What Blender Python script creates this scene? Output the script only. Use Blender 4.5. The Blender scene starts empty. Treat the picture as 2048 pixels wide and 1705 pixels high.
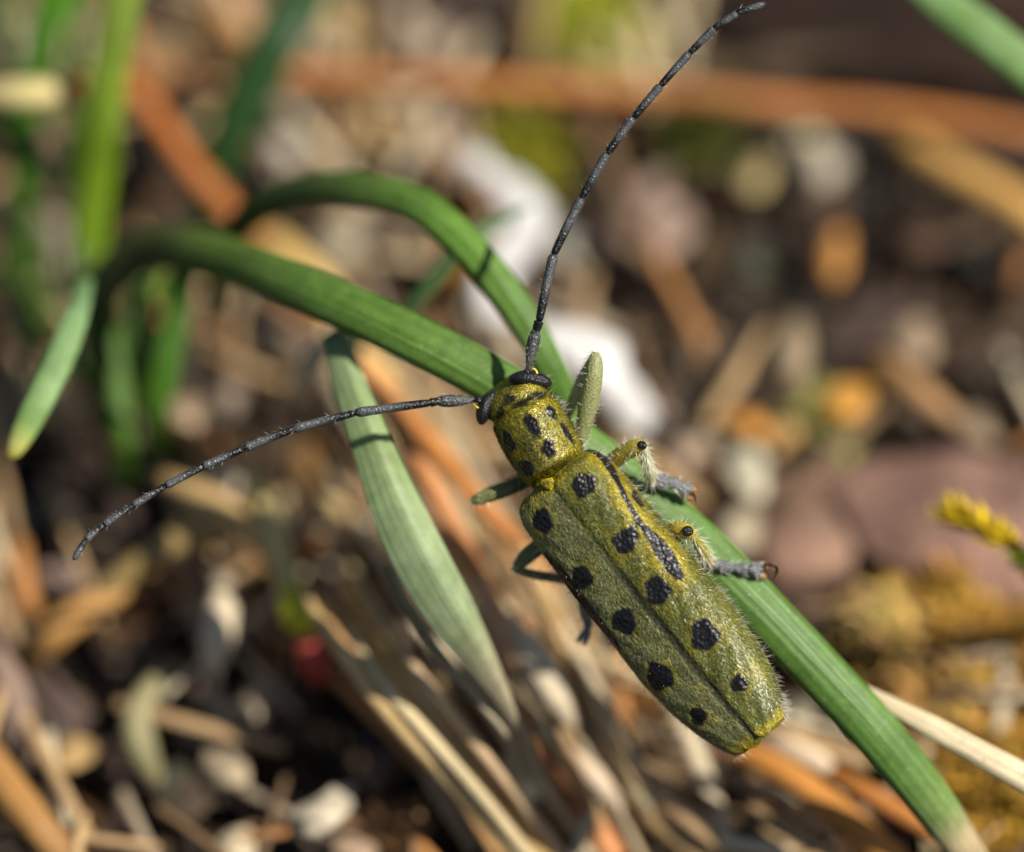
import bpy, math, random
import numpy as np
from mathutils import Vector, noise

random.seed(7); RNG = np.random.default_rng(7)
scene = bpy.context.scene
COL = scene.collection
# one Blender unit is one centimetre: the beetle is about 1.5 cm long
scene.unit_settings.system = 'METRIC'
scene.unit_settings.scale_length = 0.01

# ------------------------------------------------------------------ camera
W, H = 2048.0, 1705.0
S = 602.0                      # photo pixels per cm in the plane of focus
D = 16.0                       # camera to plane of focus, cm
PITCH = math.radians(55.0)     # camera looks down at this angle
FH = 1.70                      # height of the focus point over the soil, cm
F0 = np.array([0.0, 0.0, FH])
RIGHT = np.array([1.0, 0.0, 0.0])
UP = np.array([0.0, math.sin(PITCH), math.cos(PITCH)])
FWD = np.array([0.0, math.cos(PITCH), -math.sin(PITCH)])

cd = bpy.data.cameras.new('camera')
cd.sensor_width = 36.0
cd.lens = 36.0 * D / (W / S)
cd.clip_start = 0.1; cd.clip_end = 2000.0
cd.dof.use_dof = True
cd.dof.focus_distance = D - 0.02
APERTURE = 1.2                # diameter of the entrance pupil, cm
cd.dof.aperture_fstop = cd.lens * 1e-3 / APERTURE
cam = bpy.data.objects.new('camera', cd)
cam.location = F0 - FWD * D
cam.rotation_euler = (math.pi / 2 - PITCH, 0, 0)
COL.objects.link(cam); scene.camera = cam

# ------------------------------------------------------------------ light
SUN_T = RIGHT * -0.57 + UP * -0.42 + FWD * 0.71      # direction the sunlight travels
SUN_T = SUN_T / np.linalg.norm(SUN_T)
sun_dir = -SUN_T
sd = bpy.data.lights.new('sun', 'SUN')
sd.energy = 5.0; sd.angle = math.radians(0.53); sd.color = (1.0, 0.94, 0.84)
sun = bpy.data.objects.new('sun', sd)
sun.rotation_euler = Vector(SUN_T).to_track_quat('-Z', 'Y').to_euler()
sun.location = Vector(F0 + sun_dir * 40); COL.objects.link(sun)

world = bpy.data.worlds.new('World'); scene.world = world; world.use_nodes = True
nt = world.node_tree
sky = nt.nodes.new('ShaderNodeTexSky'); sky.sky_type = 'NISHITA'; sky.sun_disc = False
sky.sun_elevation = math.asin(sun_dir[2]); sky.sun_rotation = math.atan2(sun_dir[0], sun_dir[1])
bg = nt.nodes['Background']; bg.inputs['Strength'].default_value = 0.05
nt.links.new(sky.outputs[0], bg.inputs['Color'])

vs = scene.view_settings
vs.view_transform = 'Standard'; vs.look = 'None'; vs.gamma = 1.0; vs.exposure = 0.24
vs.use_curve_mapping = False
scene.render.engine = 'CYCLES'
scene.cycles.use_denoising = True
scene.cycles.max_bounces = 6
scene.cycles.sample_clamp_indirect = 6.0

# ------------------------------------------------------------------ helpers
def V(px, py, w=0.0):
    """photo pixel + depth behind the plane of focus (cm) -> world point(s)"""
    px = np.asarray(px, float); py = np.asarray(py, float); w = np.asarray(w, float)
    k = (D + w) / D
    u = (px - W / 2) / S * k; v = -(py - H / 2) / S * k
    return F0 + u[..., None] * RIGHT + v[..., None] * UP + w[..., None] * FWD

def proj(P):
    d = P - (F0 - FWD * D)
    z = d @ FWD
    return d @ RIGHT / z * D * S + W / 2, -(d @ UP) / z * D * S + H / 2

def ground_w(px, py, lift=0.0):
    """depth at which the ray through a photo pixel meets the height `lift`"""
    v = -(py - H / 2) / S
    # z = FH + v*(1+w/D)*cos - w*sin = lift
    c, s = math.cos(PITCH), math.sin(PITCH)
    return (FH - lift + v * c) / (s - v * c / D)

def G(px, py, lift=0.0):
    return V(px, py, ground_w(px, py, lift))

def lin(c):
    c = np.asarray(c, float) / 255.0
    return np.where(c <= 0.04045, c / 12.92, ((c + 0.055) / 1.055) ** 2.4)

def bright(rgb, k):
    c = lin(rgb); return c * min(k, .82 / c.max())

def unit(v):
    v = np.asarray(v, float)
    return v / np.maximum(np.linalg.norm(v, axis=-1, keepdims=True), 1e-12)

def spline(ctrl, n):
    """Catmull-Rom through the rows of ctrl (any number of columns), n samples, even in chord length"""
    c = np.asarray(ctrl, float)
    if len(c) == 2:
        t = np.linspace(0, 1, n)[:, None]; return c[0] * (1 - t) + c[1] * t
    d = np.sqrt(np.linalg.norm(np.diff(c[:, :3], axis=0), axis=1)); d = np.maximum(d, 1e-6)
    k = np.concatenate([[0], np.cumsum(d ** 2)])
    m = np.zeros_like(c)
    m[1:-1] = (c[2:] - c[:-2]) / (k[2:] - k[:-2])[:, None]
    m[0] = (c[1] - c[0]) / (k[1] - k[0]); m[-1] = (c[-1] - c[-2]) / (k[-1] - k[-2])
    q = np.linspace(0, k[-1], n); i = np.clip(np.searchsorted(k, q, 'right') - 1, 0, len(c) - 2)
    h = (k[i + 1] - k[i]); t = ((q - k[i]) / h)[:, None]; h = h[:, None]
    return ((2*t**3 - 3*t**2 + 1) * c[i] + (t**3 - 2*t**2 + t) * h * m[i]
            + (-2*t**3 + 3*t**2) * c[i + 1] + (t**3 - t**2) * h * m[i + 1])

def interp(x, xs, ys):
    return np.interp(x, xs, ys)

def smooth01(x, a, b):
    t = np.clip((x - a) / (b - a), 0, 1); return t * t * (3 - 2 * t)

def make(name, verts, faces, mat, parent=None, colors=None, uvs=None, origin=None, smooth=True, mask=None):
    """one mesh object from world-space vertices"""
    verts = np.asarray(verts, float)
    if parent is not None:
        org = np.array(parent.get('_w', tuple(parent.location)))
        my = org
    else:
        my = np.array(origin, float) if origin is not None else verts.mean(0)
    me = bpy.data.meshes.new(name)
    me.from_pydata((verts - my).tolist(), [], [list(f) for f in faces])
    if smooth:
        me.polygons.foreach_set('use_smooth', [True] * len(me.polygons))
    if colors is not None:
        a = me.attributes.new('Col', 'FLOAT_COLOR', 'POINT')
        c4 = np.ones((len(verts), 4)); c4[:, :3] = colors
        a.data.foreach_set('color', c4.ravel())
    if mask is not None:
        a = me.attributes.new('Bare', 'FLOAT', 'POINT'); a.data.foreach_set('value', np.asarray(mask, float))
    if uvs is not None:
        uvs = np.asarray(uvs, float)
        l = me.uv_layers.new(name='UVMap')
        idx = np.zeros(len(me.loops), dtype=np.int32); me.loops.foreach_get('vertex_index', idx)
        l.data.foreach_set('uv', uvs[idx].ravel())
    me.materials.append(mat)
    o = bpy.data.objects.new(name, me)
    COL.objects.link(o)
    if parent is not None:
        o.parent = parent
        o['_w'] = tuple(float(x) for x in my)
    else:
        o.location = [float(x) for x in my]
        o['_w'] = tuple(float(x) for x in my)
    return o

def tag(o, label, cat, group=None):
    o['label'] = label; o['category'] = cat
    if group: o['group'] = group
    return o

def frames(P, hint):
    """tangent, side, up for each point of a path; up stays close to hint"""
    T = np.gradient(P, axis=0); T = unit(T)
    hint = np.broadcast_to(np.asarray(hint, float), P.shape)
    U = hint - (hint * T).sum(1, keepdims=True) * T
    bad = np.linalg.norm(U, axis=1) < 0.12
    if bad.any():
        alt = np.array([0.3, 0.9, 0.2]); A = alt - (T @ alt)[:, None] * T; U[bad] = A[bad]
    U = unit(U); Sd = np.cross(T, U)
    return T, Sd, U

def loft(P, half_w, half_t, section, hint, cap=True, length_uv=True):
    """section: K x 2 unit outline (side, up); returns verts, faces, uvs"""
    n, K = len(P), len(section)
    T, Sd, U = frames(P, hint)
    sec = np.asarray(section, float)
    hw = np.broadcast_to(half_w, (n,)); ht = np.broadcast_to(half_t, (n,))
    verts = (P[:, None, :] + Sd[:, None, :] * (sec[None, :, 0] * hw[:, None])[..., None]
             + U[:, None, :] * (sec[None, :, 1] * ht[:, None])[..., None]).reshape(-1, 3)
    faces = []
    for i in range(n - 1):
        a = i * K
        for j in range(K):
            k = (j + 1) % K
            faces.append((a + j, a + k, a + K + k, a + K + j))
    L = np.concatenate([[0], np.cumsum(np.linalg.norm(np.diff(P, axis=0), axis=1))])
    uv = np.stack([np.tile(sec[:, 0] * 0.5 + 0.5, n), np.repeat(L, K)], 1)
    if cap:
        faces.append(tuple(range(K - 1, -1, -1))); faces.append(tuple(range((n - 1) * K, n * K)))
    return verts, faces, uv

def circle(K):
    a = np.arange(K) / K * 2 * math.pi
    return np.stack([np.cos(a), np.sin(a)], 1)

# ------------------------------------------------------------------ materials
def newmat(name):
    m = bpy.data.materials.new(name); m.use_nodes = True
    return m, m.node_tree, m.node_tree.nodes['Principled BSDF']

def N(nt, t, **kw):
    n = nt.nodes.new(t)
    for k, v in kw.items(): setattr(n, k, v)
    return n

def mixc(nt, blend, fac, a, b):
    m = N(nt, 'ShaderNodeMix', data_type='RGBA', blend_type=blend)
    for sock, val in ((0, fac), (6, a), (7, b)):
        if hasattr(val, 'is_linked') or isinstance(val, bpy.types.NodeSocket): nt.links.new(val, m.inputs[sock])
        else: m.inputs[sock].default_value = val
    return m.outputs[2]

def ramp(nt, src, stops):
    r = N(nt, 'ShaderNodeValToRGB')
    e = r.color_ramp.elements
    while len(e) < len(stops): e.new(0.5)
    for x, (p, c) in zip(e, stops):
        x.position = p; x.color = (c, c, c, 1) if np.isscalar(c) else (*c, 1)
    nt.links.new(src, r.inputs[0]); return r.outputs[0]

def noise_tex(nt, coord, scale, detail=3.0, rough=0.55):
    n = N(nt, 'ShaderNodeTexNoise'); n.inputs['Scale'].default_value = scale
    n.inputs['Detail'].default_value = detail; n.inputs['Roughness'].default_value = rough
    nt.links.new(coord, n.inputs['Vector']); return n.outputs['Fac']

def bump(nt, b, height, strength, dist):
    n = N(nt, 'ShaderNodeBump'); n.inputs['Strength'].default_value = strength
    n.inputs['Distance'].default_value = dist
    nt.links.new(height, n.inputs['Height']); nt.links.new(n.outputs[0], b.inputs['Normal'])

def leaf_material(name, stripe=24.0, stripe_dark=0.8, rough=0.42, transl=0.22, bloom=0.0):
    m, nt, b = newmat(name)
    col = N(nt, 'ShaderNodeAttribute', attribute_name='Col').outputs['Color']
    tc = N(nt, 'ShaderNodeTexCoord')
    sep = N(nt, 'ShaderNodeSeparateXYZ'); nt.links.new(tc.outputs['UV'], sep.inputs[0])
    comb = N(nt, 'ShaderNodeCombineXYZ')
    mx = N(nt, 'ShaderNodeMath', operation='MULTIPLY'); mx.inputs[1].default_value = stripe
    my = N(nt, 'ShaderNodeMath', operation='MULTIPLY'); my.inputs[1].default_value = 1.3
    nt.links.new(sep.outputs[0], mx.inputs[0]); nt.links.new(sep.outputs[1], my.inputs[0])
    nt.links.new(mx.outputs[0], comb.inputs[0]); nt.links.new(my.outputs[0], comb.inputs[1])
    st = noise_tex(nt, comb.outputs[0], 1.0, 2.0)
    fine = noise_tex(nt, tc.outputs['Object'], 22.0, 4.0)
    speck = noise_tex(nt, tc.outputs['Object'], 70.0, 2.0)
    big = noise_tex(nt, tc.outputs['Object'], 3.5, 2.0)
    c = mixc(nt, 'MULTIPLY', 1.0, col, ramp(nt, st, [(0.34, stripe_dark), (0.62, 1.12)]))
    c = mixc(nt, 'MULTIPLY', 1.0, c, ramp(nt, fine, [(0.3, 0.8), (0.7, 1.14)]))
    c = mixc(nt, 'MULTIPLY', 1.0, c, ramp(nt, big, [(0.3, 0.74), (0.7, 1.16)]))
    c = mixc(nt, 'MIX', ramp(nt, speck, [(0.64, 0.0), (0.72, 0.5)]), c, (0.42, 0.5, 0.32, 1))
    if bloom:
        c = mixc(nt, 'MIX', ramp(nt, big, [(0.35, 0.0), (0.7, bloom)]), c, (0.40, 0.46, 0.34, 1))
    nt.links.new(c, b.inputs['Base Color'])
    b.inputs['Roughness'].default_value = rough
    b.inputs['Specular IOR Level'].default_value = 0.35
    bump(nt, b, st, 0.35, 0.015)
    tr = N(nt, 'ShaderNodeBsdfTranslucent')
    cc = mixc(nt, 'MULTIPLY', 1.0, c, (1.1, 1.25, 0.45, 1)); nt.links.new(cc, tr.inputs['Color'])
    mix = N(nt, 'ShaderNodeMixShader'); mix.inputs[0].default_value = transl
    nt.links.new(b.outputs[0], mix.inputs[1]); nt.links.new(tr.outputs[0], mix.inputs[2])
    nt.links.new(mix.outputs[0], nt.nodes['Material Output'].inputs['Surface'])
    return m

def litter_material(name, rough=0.8, scale=9.0, contrast=0.3, bump_s=0.6, bump_d=0.03, source='object', spec=0.25):
    """colour from the object's own colour (or its colour attribute), broken up by noise"""
    m, nt, b = newmat(name)
    if source == 'object': col = N(nt, 'ShaderNodeObjectInfo').outputs['Color']
    else: col = N(nt, 'ShaderNodeAttribute', attribute_name='Col').outputs['Color']
    tc = N(nt, 'ShaderNodeTexCoord').outputs['Object']
    a = noise_tex(nt, tc, scale, 5.0, 0.65); bb = noise_tex(nt, tc, scale * 0.3, 2.0)
    c = mixc(nt, 'MULTIPLY', 1.0, col, ramp(nt, a, [(0.28, 1 - contrast * 1.6), (0.7, 1 + contrast * 0.6)]))
    c = mixc(nt, 'MULTIPLY', 1.0, c, ramp(nt, bb, [(0.3, 1 - contrast), (0.7, 1.08)]))
    nt.links.new(c, b.inputs['Base Color']); b.inputs['Roughness'].default_value = rough
    b.inputs['Specular IOR Level'].default_value = spec
    bump(nt, b, a, bump_s, bump_d)
    return m

def straw_material(name, rough=0.55, spec=0.35, source='object'):
    m, nt, b = newmat(name)
    if source == 'object': col = N(nt, 'ShaderNodeObjectInfo').outputs['Color']
    else: col = N(nt, 'ShaderNodeAttribute', attribute_name='Col').outputs['Color']
    tc = N(nt, 'ShaderNodeTexCoord')
    sep = N(nt, 'ShaderNodeSeparateXYZ'); nt.links.new(tc.outputs['UV'], sep.inputs[0])
    comb = N(nt, 'ShaderNodeCombineXYZ')
    mx = N(nt, 'ShaderNodeMath', operation='MULTIPLY'); mx.inputs[1].default_value = 9.0
    my = N(nt, 'ShaderNodeMath', operation='MULTIPLY'); my.inputs[1].default_value = 1.5
    nt.links.new(sep.outputs[0], mx.inputs[0]); nt.links.new(sep.outputs[1], my.inputs[0])
    nt.links.new(mx.outputs[0], comb.inputs[0]); nt.links.new(my.outputs[0], comb.inputs[1])
    st = noise_tex(nt, comb.outputs[0], 1.0, 4.0, 0.65)
    bb = noise_tex(nt, tc.outputs['Object'], 2.2, 3.0)
    sp = noise_tex(nt, tc.outputs['Object'], 30.0, 3.0)
    c = mixc(nt, 'MULTIPLY', 1.0, col, ramp(nt, st, [(0.32, 0.6), (0.6, 1.1)]))
    c = mixc(nt, 'MULTIPLY', 1.0, c, ramp(nt, bb, [(0.3, 0.68), (0.68, 1.12)]))
    c = mixc(nt, 'MULTIPLY', 1.0, c, ramp(nt, sp, [(0.27, 0.5), (0.4, 1.0)]))
    nt.links.new(c, b.inputs['Base Color']); b.inputs['Roughness'].default_value = rough
    b.inputs['Specular IOR Level'].default_value = spec
    bump(nt, b, st, 0.5, 0.02)
    return m

def cuticle_material(name, rough=0.4, scale=70.0, bump_d=0.006, bump_s=0.7, contrast=0.35, spec=0.5):
    """insect skin: colour attribute, tiny punctures; bare patches are smoother"""
    m, nt, b = newmat(name)
    col = N(nt, 'ShaderNodeAttribute', attribute_name='Col').outputs['Color']
    bare = N(nt, 'ShaderNodeAttribute', attribute_name='Bare').outputs['Fac']
    tc = N(nt, 'ShaderNodeTexCoord').outputs['Object']
    vo = N(nt, 'ShaderNodeTexVoronoi'); vo.inputs['Scale'].default_value = scale
    nt.links.new(tc, vo.inputs['Vector'])
    a = noise_tex(nt, tc, scale * 1.1, 3.0, 0.7)
    c = mixc(nt, 'MULTIPLY', 1.0, col, ramp(nt, a, [(0.32, 1 - contrast), (0.68, 1 + contrast)]))
    nt.links.new(c, b.inputs['Base Color'])
    r = N(nt, 'ShaderNodeMapRange'); r.inputs['To Min'].default_value = rough; r.inputs['To Max'].default_value = 0.4
    nt.links.new(bare, r.inputs['Value']); nt.links.new(r.outputs[0], b.inputs['Roughness'])
    b.inputs['Specular IOR Level'].default_value = spec
    bump(nt, b, vo.outputs['Distance'], bump_s, bump_d)
    return m

def hair_material(name, rough=0.32, spec=0.7, metal=0.0):
    m, nt, b = newmat(name)
    col = N(nt, 'ShaderNodeAttribute', attribute_name='Col').outputs['Color']
    nt.links.new(col, b.inputs['Base Color']); b.inputs['Roughness'].default_value = rough
    b.inputs['Specular IOR Level'].default_value = spec
    b.inputs['Metallic'].default_value = metal
    return m

M_SOIL = litter_material('soil', 0.95, 2.2, 0.45, 0.9, 0.12, source='attr', spec=0.1)
M_CRUMB = litter_material('litter_crumb', 0.85, 8.0, 0.35, 0.7, 0.04)
M_SCRAP = litter_material('litter_scrap', 0.85, 6.0, 0.3, 0.6, 0.03, source='attr')
M_STONE = litter_material('stone', 0.75, 3.0, 0.42, 0.9, 0.09)
M_STRAW = straw_material('dry_straw')
M_MOSS = litter_material('moss', 0.8, 6.0, 0.35, 0.3, 0.02, source='attr')
M_LEAF = leaf_material('grass_leaf', transl=0.15)
M_LEAF_PALE = leaf_material('glaucous_leaf', stripe=9.0, stripe_dark=0.93, rough=0.5, transl=0.25, bloom=0.3)
M_LEAF_BACK = leaf_material('background_leaf', transl=0.35)
M_CUT = cuticle_material('beetle_cuticle')
M_LEG = cuticle_material('beetle_leg', 0.5, 120.0, 0.004, 0.5, 0.3)
M_ANT = cuticle_material('beetle_antenna', 0.4, 150.0, 0.004, 0.7, 0.6)
M_EYE = cuticle_material('beetle_eye', 0.28, 190.0, 0.0035, 0.8, 0.2, 0.6)
M_HAIR = hair_material('beetle_setae', 0.37, 0.75, 0.07)
M_WHAIR = hair_material('beetle_bristle', 0.4, 0.6)

# ------------------------------------------------------------------ ground
def build_ground():
    near = np.arange(-7.5, 7.51, 0.075)
    far = np.array([8.2, 9.5, 12, 17, 26, 42, 70, 120, 200.0])
    ax = np.concatenate([-far[::-1], near, far]); n = len(ax)
    X, Y = np.meshgrid(ax, ax + 1.5)
    Z = np.zeros_like(X)
    for i in range(n):
        for j in range(n):
            p = Vector((X[i, j] * 0.9, Y[i, j] * 0.9, 0.3))
            z = noise.fractal(p, 0.9, 2.1, 4) * 0.17 + noise.noise(p * 0.4) * 0.12
            Z[i, j] = -0.22 + z
    v = np.stack([X, Y, Z], -1).reshape(-1, 3)
    f = [(i * n + j, i * n + j + 1, (i + 1) * n + j + 1, (i + 1) * n + j) for i in range(n - 1) for j in range(n - 1)]
    c = np.tile(lin((46, 36, 29)), (len(v), 1))
    t = np.array([noise.noise(Vector((p[0] * 0.8, p[1] * 0.8, 5))) for p in v])
    c = c * (1 - 0.35 * np.clip(t, -1, 1))[:, None]
    g = make('soil', v, f, M_SOIL, colors=c, origin=(0, 0, 0)); g['kind'] = 'structure'
    return Z, ax
build_ground()

# ------------------------------------------------------------------ grass and dry stems
def sec_ridged(K=28, ridges=5, depth=0.10, flat=0.55):
    """convex leaf: rounded ridged top, flatter underside"""
    a = np.arange(K) / K * 2 * math.pi
    x = np.cos(a); y = np.sin(a)
    top = y > 0
    y = np.where(top, y * (1 + depth * np.cos(ridges * math.pi * x)), y * flat)
    return np.stack([x, y], 1)

def sec_keel(K=40, at=-.25):
    """leaf folded along an off-centre keel: two flat faces meeting in a blunt ridge"""
    a = np.arange(K) / K * 2 * math.pi
    x = np.cos(a); up_ = np.sin(a) > 0
    k = np.where(x > at, (x - at) / (1 - at), (at - x) / (1 + at))
    return np.stack([x, np.where(up_, (1 - k ** 1.25) * .95 + .05 * np.abs(np.sin(a)), -.25 * np.abs(np.sin(a)))], 1)

def sec_channel(K=28):
    """keeled grass leaf: a shallow V, open to the top"""
    h = K // 2
    x = np.linspace(1, -1, h)
    top = np.abs(x) ** 1.3 * 0.9 - 0.25 + 0.05 * np.cos(x * 14)
    xb = np.linspace(-1, 1, K - h)
    bot = np.abs(xb) ** 1.3 * 0.9 - 0.55 + 0.30 * (np.abs(xb) ** 6)
    return np.stack([np.concatenate([x, xb]), np.concatenate([top, bot])], 1)

def leaf(name, ctrl, colors, label, mat=M_LEAF, thick=0.45, section=None, hint=None, n=90, cat='grass blade', group=None):
    """ctrl rows: px, py, depth, half width in px; colors: list of (fraction along, srgb)"""
    c = np.array(ctrl, float)
    pts = V(c[:, 0], c[:, 1], c[:, 2])
    hw = c[:, 3] / S
    sp = spline(np.concatenate([pts, hw[:, None]], 1), n)
    P, hw = sp[:, :3], np.maximum(sp[:, 3], 0.004)
    sec = sec_ridged() if section is None else section
    hint = -FWD * 0.8 + np.array([0, 0, 0.4]) if hint is None else hint
    v, f, uv = loft(P, hw, hw * thick, sec, hint)
    K = len(sec)
    fr = np.repeat(np.linspace(0, 1, n), K)
    xs = [q[0] for q in colors]; cs = np.array([lin(q[1]) for q in colors])
    vc = np.stack([np.interp(fr, xs, cs[:, i]) for i in range(3)], 1)
    o = make(name, v, f, mat, colors=vc, uvs=uv, origin=P[0])
    return tag(o, label, cat, group)

def gw(px, py, lift): return float(ground_w(px, py, lift))
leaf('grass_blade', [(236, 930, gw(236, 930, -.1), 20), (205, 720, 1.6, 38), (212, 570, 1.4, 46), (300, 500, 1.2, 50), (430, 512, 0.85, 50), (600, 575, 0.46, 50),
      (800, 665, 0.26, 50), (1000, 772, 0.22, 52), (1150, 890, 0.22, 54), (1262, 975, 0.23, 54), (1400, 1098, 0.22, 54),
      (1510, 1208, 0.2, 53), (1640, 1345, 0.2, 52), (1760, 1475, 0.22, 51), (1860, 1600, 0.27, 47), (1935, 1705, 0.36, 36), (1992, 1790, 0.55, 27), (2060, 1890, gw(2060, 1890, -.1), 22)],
     [(0, (84, 94, 50)), (0.22, (88, 102, 54)), (0.30, (98, 126, 50)), (0.38, (96, 130, 52)), (0.6, (98, 134, 58)), (0.81, (96, 134, 58)), (0.848, (126, 150, 84)), (0.868, (214, 192, 150)), (1, (205, 175, 125))],  # darker olive at the root end: shade painted into the blade
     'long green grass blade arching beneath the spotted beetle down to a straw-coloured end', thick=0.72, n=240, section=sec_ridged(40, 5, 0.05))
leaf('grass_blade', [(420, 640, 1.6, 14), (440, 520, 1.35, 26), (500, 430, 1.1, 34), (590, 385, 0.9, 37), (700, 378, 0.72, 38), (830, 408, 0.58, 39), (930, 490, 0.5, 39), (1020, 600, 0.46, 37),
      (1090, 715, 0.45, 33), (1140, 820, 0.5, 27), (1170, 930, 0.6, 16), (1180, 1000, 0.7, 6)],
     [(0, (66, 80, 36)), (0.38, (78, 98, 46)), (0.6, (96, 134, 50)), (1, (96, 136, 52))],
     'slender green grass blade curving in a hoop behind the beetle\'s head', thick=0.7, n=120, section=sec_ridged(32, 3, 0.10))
leaf('grass_blade', [(668, 670, 0.44, 26), (712, 800, 0.30, 35), (748, 900, 0.24, 42), (790, 1010, 0.22, 52), (842, 1120, 0.22, 56), (900, 1220, 0.26, 50), (962, 1320, 0.33, 33), (1010, 1400, 0.42, 17), (1055, 1480, 0.52, 8), (1090, 1560, 0.66, 4)],
     [(0, (126, 148, 94)), (0.2, (152, 174, 112)), (0.5, (160, 180, 130)), (0.62, (164, 176, 130)), (0.74, (182, 166, 134)), (1, (205, 180, 145))],
     'broad pale grey-green leaf crossed by the beetle\'s antenna, tapering to a dry tip', mat=M_LEAF_PALE, thick=0.6, n=120, section=sec_keel())
leaf('dry_leaf_margin', [(770, 1130, 0.34, 6), (808, 1205, 0.36, 8), (866, 1290, 0.40, 9), (936, 1375, 0.44, 10), (992, 1440, 0.48, 8), (1030, 1490, 0.55, 4)],
     [(0, (170, 160, 110)), (1, (215, 195, 165))], 'thin papery straw edge running along the pale grey-green leaf', mat=M_LEAF_PALE, thick=0.5, n=50, cat='dry leaf')

BK = 'grass blades in the tuft behind the hooped blade'
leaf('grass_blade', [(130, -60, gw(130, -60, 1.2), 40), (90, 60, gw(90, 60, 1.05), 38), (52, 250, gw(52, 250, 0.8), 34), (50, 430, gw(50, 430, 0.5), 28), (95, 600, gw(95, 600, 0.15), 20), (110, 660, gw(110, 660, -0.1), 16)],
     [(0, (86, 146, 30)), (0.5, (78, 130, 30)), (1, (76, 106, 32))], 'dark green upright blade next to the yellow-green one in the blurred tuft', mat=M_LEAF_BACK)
leaf('grass_blade', [(262, -80, gw(262, -80, 1.7), 38), (235, 50, gw(235, 50, 1.5), 40), (208, 200, gw(208, 200, 1.25), 42), (188, 350, gw(188, 350, 0.95), 44), (176, 480, gw(176, 480, 0.7), 42), (190, 640, gw(190, 640, 0.4), 34), (225, 820, gw(225, 820, 0.05), 22), (232, 880, gw(232, 880, -0.15), 16)],
     [(0, (168, 190, 84)), (0.4, (160, 196, 50)), (0.7, (150, 188, 56)), (1, (100, 140, 44))], 'bright yellow-green upright grass blade in the blurred tuft', mat=M_LEAF_BACK)
leaf('grass_blade', [(640, -60, gw(640, -60, 0.9), 60), (560, 70, gw(560, 70, 0.9), 60), (490, 200, gw(490, 200, 0.75), 56), (440, 320, gw(440, 320, 0.55), 48), (400, 430, gw(400, 430, 0.35), 34), (390, 520, gw(390, 520, 0.1), 26), (392, 570, gw(392, 570, -0.12), 18)],
     [(0, (50, 84, 44)), (0.6, (58, 98, 48)), (1, (56, 90, 40))], 'wide dark bluish green blade leaning up behind the orange broken stem', mat=M_LEAF_BACK)
leaf('grass_blade', [(172, 560, 0.95, 14), (150, 640, 0.62, 26), (118, 720, 0.52, 31), (80, 800, 0.45, 30), (45, 870, 0.42, 24), (28, 905, 0.40, 15), (20, 918, 0.40, 5)],
     [(0, (110, 150, 90)), (0.3, (138, 172, 118)), (0.85, (130, 165, 90)), (1, (190, 180, 80))], 'short blue-green blade hanging with its blunt yellowish tip over dark soil', thick=0.4, n=60)
leaf('grass_blade', [(395, 470, 1.3, 22), (368, 560, 1.4, 28), (346, 660, 1.4, 30), (326, 760, 1.4, 28), (314, 850, 1.5, 22), (318, 930, gw(318, 930, -0.1), 18)],
     [(0, (64, 108, 28)), (0.5, (90, 146, 36)), (0.75, (150, 176, 60)), (1, (90, 110, 44))], 'dark green blade drooping from under the arch of the long blade', mat=M_LEAF_BACK)
leaf('grass_blade', [(215, 520, 1.6, 18), (222, 660, 1.5, 24), (234, 790, 1.45, 28), (244, 890, 1.45, 25), (250, 985, gw(250, 985, -0.1), 14)],
     [(0, (70, 110, 30)), (0.5, (110, 156, 46)), (0.8, (140, 180, 70)), (1, (100, 130, 50))], 'drooping mid green blade with a lighter rounded end above dark soil', mat=M_LEAF_BACK)
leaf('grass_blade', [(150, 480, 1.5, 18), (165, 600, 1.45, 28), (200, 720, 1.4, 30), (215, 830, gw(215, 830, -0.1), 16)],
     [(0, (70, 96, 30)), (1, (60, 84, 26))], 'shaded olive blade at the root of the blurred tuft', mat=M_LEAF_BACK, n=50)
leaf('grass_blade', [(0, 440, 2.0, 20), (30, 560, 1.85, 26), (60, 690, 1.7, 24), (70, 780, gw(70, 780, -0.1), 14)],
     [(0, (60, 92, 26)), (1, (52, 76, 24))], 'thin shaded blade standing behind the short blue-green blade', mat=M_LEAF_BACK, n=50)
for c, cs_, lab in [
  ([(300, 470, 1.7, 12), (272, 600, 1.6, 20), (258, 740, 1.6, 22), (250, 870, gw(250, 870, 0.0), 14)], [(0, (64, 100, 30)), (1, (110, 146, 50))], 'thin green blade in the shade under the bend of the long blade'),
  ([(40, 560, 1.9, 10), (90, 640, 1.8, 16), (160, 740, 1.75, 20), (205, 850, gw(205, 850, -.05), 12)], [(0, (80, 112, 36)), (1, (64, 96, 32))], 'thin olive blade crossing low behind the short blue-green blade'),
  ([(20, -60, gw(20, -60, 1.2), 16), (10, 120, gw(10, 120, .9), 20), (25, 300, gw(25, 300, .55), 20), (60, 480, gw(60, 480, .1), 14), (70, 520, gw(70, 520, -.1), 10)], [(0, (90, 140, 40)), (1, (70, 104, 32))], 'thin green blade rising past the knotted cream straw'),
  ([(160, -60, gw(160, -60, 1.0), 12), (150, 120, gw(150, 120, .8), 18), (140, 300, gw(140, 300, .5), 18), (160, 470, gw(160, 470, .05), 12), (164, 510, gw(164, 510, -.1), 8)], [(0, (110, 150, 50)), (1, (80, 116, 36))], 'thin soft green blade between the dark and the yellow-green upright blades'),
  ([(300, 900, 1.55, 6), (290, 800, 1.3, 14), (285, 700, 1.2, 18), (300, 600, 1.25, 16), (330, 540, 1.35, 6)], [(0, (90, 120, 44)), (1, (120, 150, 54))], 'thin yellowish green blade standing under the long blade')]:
    leaf('grass_blade', c, cs_, lab, mat=M_LEAF_BACK, n=50)
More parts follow.
